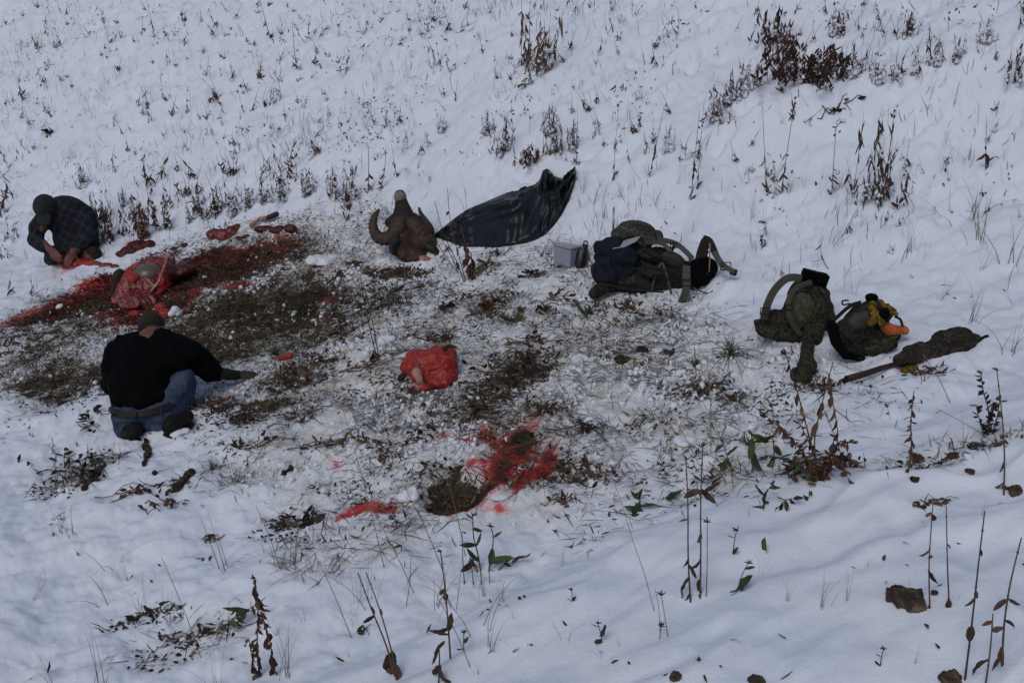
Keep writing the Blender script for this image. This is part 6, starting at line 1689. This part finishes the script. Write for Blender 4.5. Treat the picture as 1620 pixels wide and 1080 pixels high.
def rifle():
    g = G(1440, 584); d = FPX / ppm(g) - .03; k = 1 / ppm(g)
    A = lambda u, v, q=0: at(u, v, d + q)
    root = empty('rifle', g); tag(root, 'hunting rifle with wooden butt, rest of it inside a grey camouflage cover on the snow', 'rifle')
    # wooden butt: deep at the heel, narrowing to the grip
    m = MB()
    path = [(1338, 600, 0, 9, 3.4), (1352, 596, 0, 9, 3.8), (1372, 590, 0.01, 8, 4), (1392, 583, .01, 7, 3.8), (1412, 577, .02, 5.6, 3.6), (1430, 573, .03, 5.5, 3.4), (1450, 568, .04, 6, 3.4)]
    vs = []; n = 12
    for (u, v, q, h, w) in path:
        c = A(u, v, q) - g
        for t in range(n):
            a = 2 * math.pi * t / n; ca, sa = math.cos(a), math.sin(a)
            vs.append(c + Vector((.12 * h * k * sa * -1, w * k * math.copysign(abs(ca) ** .7, ca), h * .62 * k * math.copysign(abs(sa) ** .8, sa))))
    L = len(path)
    m.add(vs, [(i * n + t, i * n + (t + 1) % n, (i + 1) * n + (t + 1) % n, (i + 1) * n + t) for i in range(L - 1) for t in range(n)] + [tuple(range(n - 1, -1, -1)), tuple((L - 1) * n + t for t in range(n))])
    m.build('butt_stock', M['wood'], root)
    S = Sculpt(); S.box(A(1337, 600.5, 0), (2.2 * k, 4 * k, 6.2 * k), Matrix.Rotation(.3, 3, 'Y')); S.skin('butt_pad', M['rubber'], .004, 1, parent=root, origin=g)
    cov = camo('cover_camo', [(.030, .027, .021), (.018, .016, .012), (.046, .040, .030), (.010, .009, .008), (.07, .06, .045)], 17)
    # cover: limp fabric sleeve with a hump over the scope
    S = Sculpt()
    S.limb([A(1424, 570, .02), A(1450, 560, .04), A(1490, 553, .08), A(1530, 545, .12), A(1552, 538, .15)], [9 * k, 12 * k, 12 * k, 9 * k, 5 * k])
    S.ball(A(1505, 536, .10), (34 * k, 10 * k, 17 * k)); S.ball(A(1522, 528, .14), (20 * k, 8 * k, 11 * k)); S.ball(A(1480, 548, .09), (26 * k, 10 * k, 12 * k)); S.ball(A(1540, 534, .15), (14 * k, 7 * k, 10 * k)); S.ball(A(1452, 552, .06), (24 * k, 12 * k, 11 * k)); S.ball(A(1530, 541, .14), (20 * k, 9 * k, 8 * k))
    S.skin('cover', cov, .008, 2, .020, 8, root, g, 81, ridge=True, fine=.004)
    S = Sculpt(); S.limb([A(1440, 572, .0), A(1480, 562, .03), A(1515, 551, .07), A(1545, 541, .11)], [3 * k, 3 * k, 3 * k, 2 * k]); S.skin('forestock', M['wood'], .004, 1, parent=root, origin=g)
    m = MB(); m.tube([A(1545, 537, .15) - g, A(1562, 532, .16) - g], [2.4 * k, 2.4 * k], 12); m.tube([A(1558, 533, .158) - g, A(1563, 531.7, .16) - g], [3 * k, 3 * k], 12); m.build('muzzle', M['rubber'], root)
    q = G(1436, 588)
    S = Sculpt(); S.ball(q + Vector((0, 0, .01)), (13 * k, 8 * k, 5 * k)); S.ball(q + Vector((.03, .01, .015)), (8 * k, 6 * k, 5 * k)); o = S.skin('yellow_rag', M['yellow'], .005, 2, .005, 20, None, q, 5, ridge=True); o.location = q
    tag(o, 'scrap of yellow cloth peeping out under the rifle cover', 'rag')
rifle()

# ------------------------------------------------------------------ rocks, bark, snow lumps, leaf piles
def stone(u, v, rx, rz, mat, name, label, cat, seed, snow=False):
    p = G(u, v); k = 1 / ppm(p); r = random.Random(seed)
    S = Sculpt()
    for _ in range(5):
        S.box(Vector((r.uniform(-.35, .35) * rx * k, r.uniform(-.3, .3) * rx * k, rz * k * r.uniform(.3, .6))), (rx * k * r.uniform(.4, .62), rx * k * r.uniform(.35, .55), rz * k * r.uniform(.4, .6)),
              Matrix.Rotation(r.uniform(-.6, .6), 3, 'X') @ Matrix.Rotation(r.uniform(-.5, .5), 3, 'Y') @ Matrix.Rotation(r.uniform(0, 3), 3, 'Z'))
    if snow:
        root = empty(name, p); tag(root, label, cat)
        S.skin('stone', mat, max(.004, rx * k * .08), 0, rx * k * .14, 2.0 / (rx * k), root, None, seed, fine=rx * k * .06)
        S = Sculpt(); S.ball((rx * k * .5, rx * k * .7, rz * k * .9), (rx * k * 1.1, rx * k * 1.0, rz * k * .9)); S.ball((-rx * k * .5, rx * k * .9, rz * k * .8), (rx * k * .9, rx * k * .9, rz * k * .8)); S.ball((rx * k * .1, rx * k * 1.2, rz * k * .7), (rx * k * 1.6, rx * k * 1.1, rz * k * .8)); S.skin('snow_cap', M['clump_snow'], .008, 5, .008, 9, root, None, seed)
        return
    o = S.skin(name, mat, max(.003, rx * k * .08), 0, rx * k * (.20 if mat is M['bark'] else .10), 2.2 / (rx * k), None, None, seed, fine=rx * k * .05)
    o.location = p - Vector((0, 0, rz * k * .12)); tag(o, label, cat)
stone(1432, 952, 31, 21, M['rock'], 'rock', 'large brown rock in the smooth foreground snow at right', 'rock', 1)
stone(1066, 1072, 13, 8, M['rock'], 'rock', 'small dark rock at the bottom edge, right of centre', 'rock', 2)
stone(1197, 1080, 16, 8, M['rock'], 'rock', 'tan flat stone at the bottom edge below the smooth snow', 'rock', 3)
stone(1500, 1075, 22, 12, M['rock'], 'rock', 'dark rock at the foot of the tall stalk in the bottom right', 'rock', 4)
stone(828, 696, 21, 11, M['bark'], 'clod', 'dark turf clod lying in the blood stain above the pit', 'clod', 5)
stone(822, 716, 10, 5, M['bark'], 'clod', 'smaller dark clod in the blood stain, just below the larger one', 'clod', 6)
stone(1446, 760, 9, 4, M['bark'], 'clod', 'grey-brown clod under the upright reddish weed', 'clod', 8)
stone(1448, 725, 16, 4, M['rock'], 'flat_stone', 'flat reddish stone behind the upright reddish weed', 'rock', 9)
stone(1606, 776, 16, 5, M['rock'], 'rock', 'brown stone at the right edge at the foot of the reed-like stalk', 'rock', 10)
stone(1506, 722, 12, 5, M['rock'], 'rock', 'small stone between the reddish weed and the right edge', 'rock', 11)
stone(1535, 748, 9, 7, M['rock'], 'rock', 'small angular stone in the band of thin snow at right', 'rock', 12)
stone(985, 573, 14, 7, M['bark'], 'clod', 'round mossy clod in the trodden snow below the big backpack', 'clod', 13)
stone(1018, 556, 12, 6, M['bark'], 'clod', 'brown clod right of the mossy one', 'clod', 14)
stone(1478, 938, 6, 6, M['rock'], 'rock', 'dark stone showing behind the slim stalk beside the large rock', 'rock', 15)
stone(245, 750, 4, 8, M['bark'], 'clod', 'dark crumb of bark under the squatting man', 'clod', 16)

def bark_log(pts, r, name, label, seed):
    P = [G(u, v) for u, v in pts]; o = P[0]; k = 1 / ppm(o)
    S = Sculpt(); S.limb([p + Vector((0, 0, r * k * .5)) for p in P], [r * k * (1 - .35 * i / len(P)) for i in range(len(P))])
    q = S.skin(name, M['bark'], .005, 0, .018, 14, None, o, seed, ridge=True, fine=.010); q.location = o; tag(q, label, 'log')
bark_log([(281, 774), (292, 762), (306, 748)], 6, 'bark_log', 'short dark rotten log with straw below the squatting man', 3)
bark_log([(135, 774), (148, 758), (165, 736)], 5, 'bark_log', 'mossy dark log end in the snow at far left, below the squatting man', 4)
bark_log([(230, 736), (234, 718), (230, 698)], 5, 'bark_log', 'broken upright stub of wood right behind the squatting man', 5)
bark_log([(442, 755), (455, 745), (464, 740)], 3, 'bark_log', 'small curved piece of bark in the snow left of the fallen weed pile', 6)

def snow_lump(u, v, rx, rz, label, seed):
    p = G(u, v); k = 1 / ppm(p); r = random.Random(seed); S = Sculpt()
    for _ in range(7):
        q = r.uniform(.3, .6)
        S.ball((r.uniform(-.5, .5) * rx * k, r.uniform(-.3, .3) * rx * k, rz * k * r.uniform(.1, .8)), (rx * k * q, rx * k * q, rz * k * q))
    o = S.skin('snow_lump', M['clump_snow'], .007, 1, rx * k * .12, 25, None, None, seed, fine=.004); o.location = p; tag(o, label, 'snow lump', 'loose lumps of kicked-up snow')
for i, a in enumerate([(276, 500, 14, 14, 'tall ragged lump of snow right of the squatting man\'s cap'), (322, 440, 7, 4, 'small white snow lump in the dark blood patch'), (95, 487, 7, 5, 'round snow lump in the bloody patch at left'),
                       (612, 545, 18, 14, 'fluffy snow lump beside the two thin dark stalks'), (650, 788, 22, 14, 'big snow lump at the left rim of the blood pit'), (598, 735, 14, 8, 'snow lump above the pink stain, left of the pit'),
                       (208, 712, 28, 12, 'snow heaped at the heel of the squatting man'), (286, 688, 17, 9, 'snow kicked up on the squatting man\'s right boot'), (720, 445, 10, 6, 'snow lump at the foot of the rusty weed by the tarp'),
                       (605, 398, 20, 12, 'snow heaped under the left horn of the ram'), (970, 735, 9, 6, 'snow lump among the dark leaf piles'), (1085, 700, 22, 7, 'low snow lump in the trodden snow right of centre'), (510, 415, 30, 9, 'snow heap between the ram head and the bare soil')]):
    snow_lump(a[0], a[1], a[2], a[3], a[4], 300 + i)

def leaf_pile(u, v, w, h, n, label, mat, seed, L=16, name='leaf_pile', twigs=4, squash=.35):
    """crumpled dead plant lying on the snow: twigs (stem) and leaves as parts"""
    p = G(u, v); k = 1 / ppm(p); r = random.Random(seed)
    root = empty(name, p); tag(root, label, 'dead plant')
    for i in range(twigs):
        a = r.uniform(-.5, .5); c = Vector((r.uniform(-.4, .4) * w * k, r.uniform(-.4, .4) * h * 2 * k, 0)); dx = Vector((math.cos(a), math.sin(a) * .8, 0)) * w * k * r.uniform(.4, .9)
        pts = []
        for t in range(6):
            q = p + c + dx * (t / 5 - .5) + Vector((0, .02 * math.sin(t * 1.7 + i), 0)); z = zat(q.x, q.y) - p.z
            pts.append(Vector((q.x - p.x, q.y - p.y, z + .006 + .02 * math.sin(math.pi * t / 5) * r.random())))
        m = MB(); m.tube(pts, [1.0 * k * (1 - .1 * t) for t in range(6)], 4); m.build('stem', M['stem'], root)
    for i in range(n):
        x = r.gauss(0, .27) * w * k; y = r.gauss(0, .27) * h * 2.2 * k
        z = zat(p.x + x, p.y + y) - p.z + r.uniform(.003, squash * h * k)
        m = MB(); a = r.uniform(0, 6.28)
        m.leaf((x, y, z), (math.cos(a), math.sin(a), r.uniform(-.1, .7)), L * k * r.uniform(.5, 1.2), L * .36 * k * r.uniform(.6, 1.2), r.uniform(-1.2, 1.8), r.uniform(.2, .8), 5, rnd=r)
        m.v = [tuple(Vector(q) + Vector((r.gauss(0, 1), r.gauss(0, 1), r.gauss(0, 1))) * (.02 * L * k)) for q in m.v]
        m.build('leaf', M[mat], root)
LP = [
 (895, 750, 60, 26, 26, 'dark brown heap of dead leaves right of the blood pit', 'dried_leaf', 1), (950, 752, 60, 24, 26, 'reddish brown heap of dead stems right of the dark heap', 'rust_leaf', 2),
 (890, 795, 50, 20, 18, 'small brown curl of dead leaves below the dark heap by the pit', 'dried_leaf', 3), (545, 700, 130, 22, 34, 'wide flat fallen weed with brown leaves left of the blood stain', 'dried_leaf', 4),
 (606, 722, 26, 34, 22, 'tangle of brown leaves hanging right of the wide fallen weed', 'dried_leaf', 5), (745, 655, 120, 20, 34, 'long drift of small brown leaves above the blood stain', 'dried_leaf', 6),
 (870, 655, 50, 20, 16, 'brown leaf curl at the upper right of the blood stain', 'rust_leaf', 7), (930, 680, 26, 12, 12, 'dark ragged leaf clump on dirty snow right of the blood stain', 'dark_leaf', 8),
 (805, 590, 130, 46, 60, 'large dark matted heap of dead stems right of the red hide bundle', 'dark_leaf', 9), (770, 490, 60, 24, 24, 'dark reddish heap of leaves between hide bundle and big backpack', 'rust_leaf', 10),
 (700, 540, 60, 16, 14, 'reddish frond just above the red hide bundle', 'rust_leaf', 11), (710, 490, 34, 14, 12, 'dark leaf clump left of the dark reddish heap', 'dark_leaf', 12),
 (995, 488, 30, 12, 12, 'brown leaf clump under the lower edge of the big backpack', 'dried_leaf', 13), (845, 436, 34, 8, 12, 'dark scrap heap left of the plastic box, lower', 'dark_leaf', 14),
 (775, 420, 40, 8, 10, 'brown flat leaves under the right half of the black tarp', 'dried_leaf', 15), (890, 480, 90, 26, 22, 'scatter of greenish brown leaves left below the big backpack', 'dried_leaf', 16),
 (850, 545, 70, 18, 16, 'brown leaves scattered above the large dark matted heap', 'rust_leaf', 17), (1110, 622, 50, 12, 14, 'brown leaves at the foot of the tall bunch of grass', 'dried_leaf', 18),
 (1160, 630, 40, 8, 9, 'curled tan leaves right of the tall bunch of grass', 'rust_leaf', 19), (1120, 762, 40, 14, 10, 'brown curled leaf beside the tall stalk pair', 'rust_leaf', 20),
 (480, 600, 80, 30, 30, 'brown weed tangle just right of the squatting man\'s glove', 'dried_leaf', 21), (470, 665, 60, 24, 16, 'brown leaf tangle between squatting man and the wide fallen weed', 'dried_leaf', 22),
 (380, 668, 70, 14, 18, 'dark dead stems in front of the squatting man\'s boot', 'dark_leaf', 23), (560, 580, 120, 24, 22, 'long dead twig with brown leaves left of the red hide bundle', 'rust_leaf', 24),
 (145, 665, 40, 24, 18, 'dead weed against the left side of the squatting man', 'dark_leaf', 25), (120, 740, 90, 24, 26, 'dark green-brown patch of dead leaves in the left foreground', 'dark_leaf', 26),
 (225, 775, 110, 14, 20, 'fallen reddish branch left of the short rotten log', 'rust_leaf', 27), (262, 800, 70, 26, 14, 'fan of straw running down from the short rotten log', 'dried_leaf', 28),
 (240, 975, 90, 16, 20, 'line of dark leaves in a hollow of the left foreground', 'dark_leaf', 29), (475, 825, 60, 18, 22, 'dark broken stems under snow left of the pink stain', 'dark_leaf', 30),
 (300, 1010, 80, 10, 12, 'brown leaves lying left of the dark curled stalk', 'dried_leaf', 31), (335, 852, 22, 10, 5, 'red-brown leaf in a small hollow of clean snow at left', 'rust_leaf', 32),
 (1265, 752, 60, 24, 26, 'red-brown heap of leaves at the base of the sprawling reddish weed', 'rust_leaf', 33), (1300, 615, 60, 16, 14, 'brown leaves on the snow below the camouflage sleeve', 'dried_leaf', 34),
 (1470, 590, 50, 12, 14, 'reddish leaves in front of the rifle cover', 'rust_leaf', 35), (570, 1000, 20, 8, 4, 'curled dead leaf in the bottom centre-left snow', 'dried_leaf', 36),
 (80, 210, 14, 8, 4, 'dark leaf curl on the far left slope', 'dark_leaf', 37), (1330, 165, 60, 8, 8, 'dark leaf scraps under the weed bank at upper right', 'dark_leaf', 38),
 (665, 690, 50, 24, 14, 'dark stems at the left end of the blood stain', 'dark_leaf', 39), (690, 745, 50, 22, 18, 'dark wet leaves hanging over the pit edge', 'dark_leaf', 40),
 (1478, 797, 54, 10, 14, 'flat reddish brown leaves at the snow edge above the two slim stalks', 'rust_leaf', 43), (285, 768, 34, 16, 20, 'dark ragged bark and leaves heaped on the short rotten log', 'dark_leaf', 44), (150, 755, 30, 20, 18, 'mossy leaves heaped on the log end at far left', 'dark_leaf', 45),
 (1060, 560, 10, 6, 4, 'tiny leaf scrap alone on grey snow', 'dark_leaf', 41), (410, 700, 90, 14, 14, 'dead grass in the snow right of the squatting man\'s boot', 'dark_leaf', 42)]
for a in LP: leaf_pile(*a)
for i, (u, v, w, h, lab) in enumerate([(812, 508, 34, 30, 'small green leaved plant above the large dark heap'), (928, 498, 40, 34, 'green leafed plant with a tall blade below the big backpack'), (860, 490, 30, 18, 'low grey-green leaves between two leafy plants'),
                                       (1185, 705, 20, 20, 'green leaves at the left side of the pointed green plant'), (420, 392 + 10, 20, 14, 'green and tan sprout in the snow left of the ram head'), (1240, 560, 20, 10, 'few green blades by the upright backpack')]):
    p = G(u, v); k = 1 / ppm(p); r = random.Random(900 + i); root = empty('leafy_plant', p); tag(root, lab, 'plant')
    for j in range(9):
        a = r.uniform(0, 6.28); m = MB()
        m.leaf((r.gauss(0, .1) * w * k, r.gauss(0, .1) * w * k, 0), (math.cos(a), math.sin(a), r.uniform(.3, 1.4)), h * k * r.uniform(.5, 1.1), 5.5 * k, r.uniform(.2, 1.2), .4, 5, rnd=r); m.build('leaf', M['green_leaf'], root)
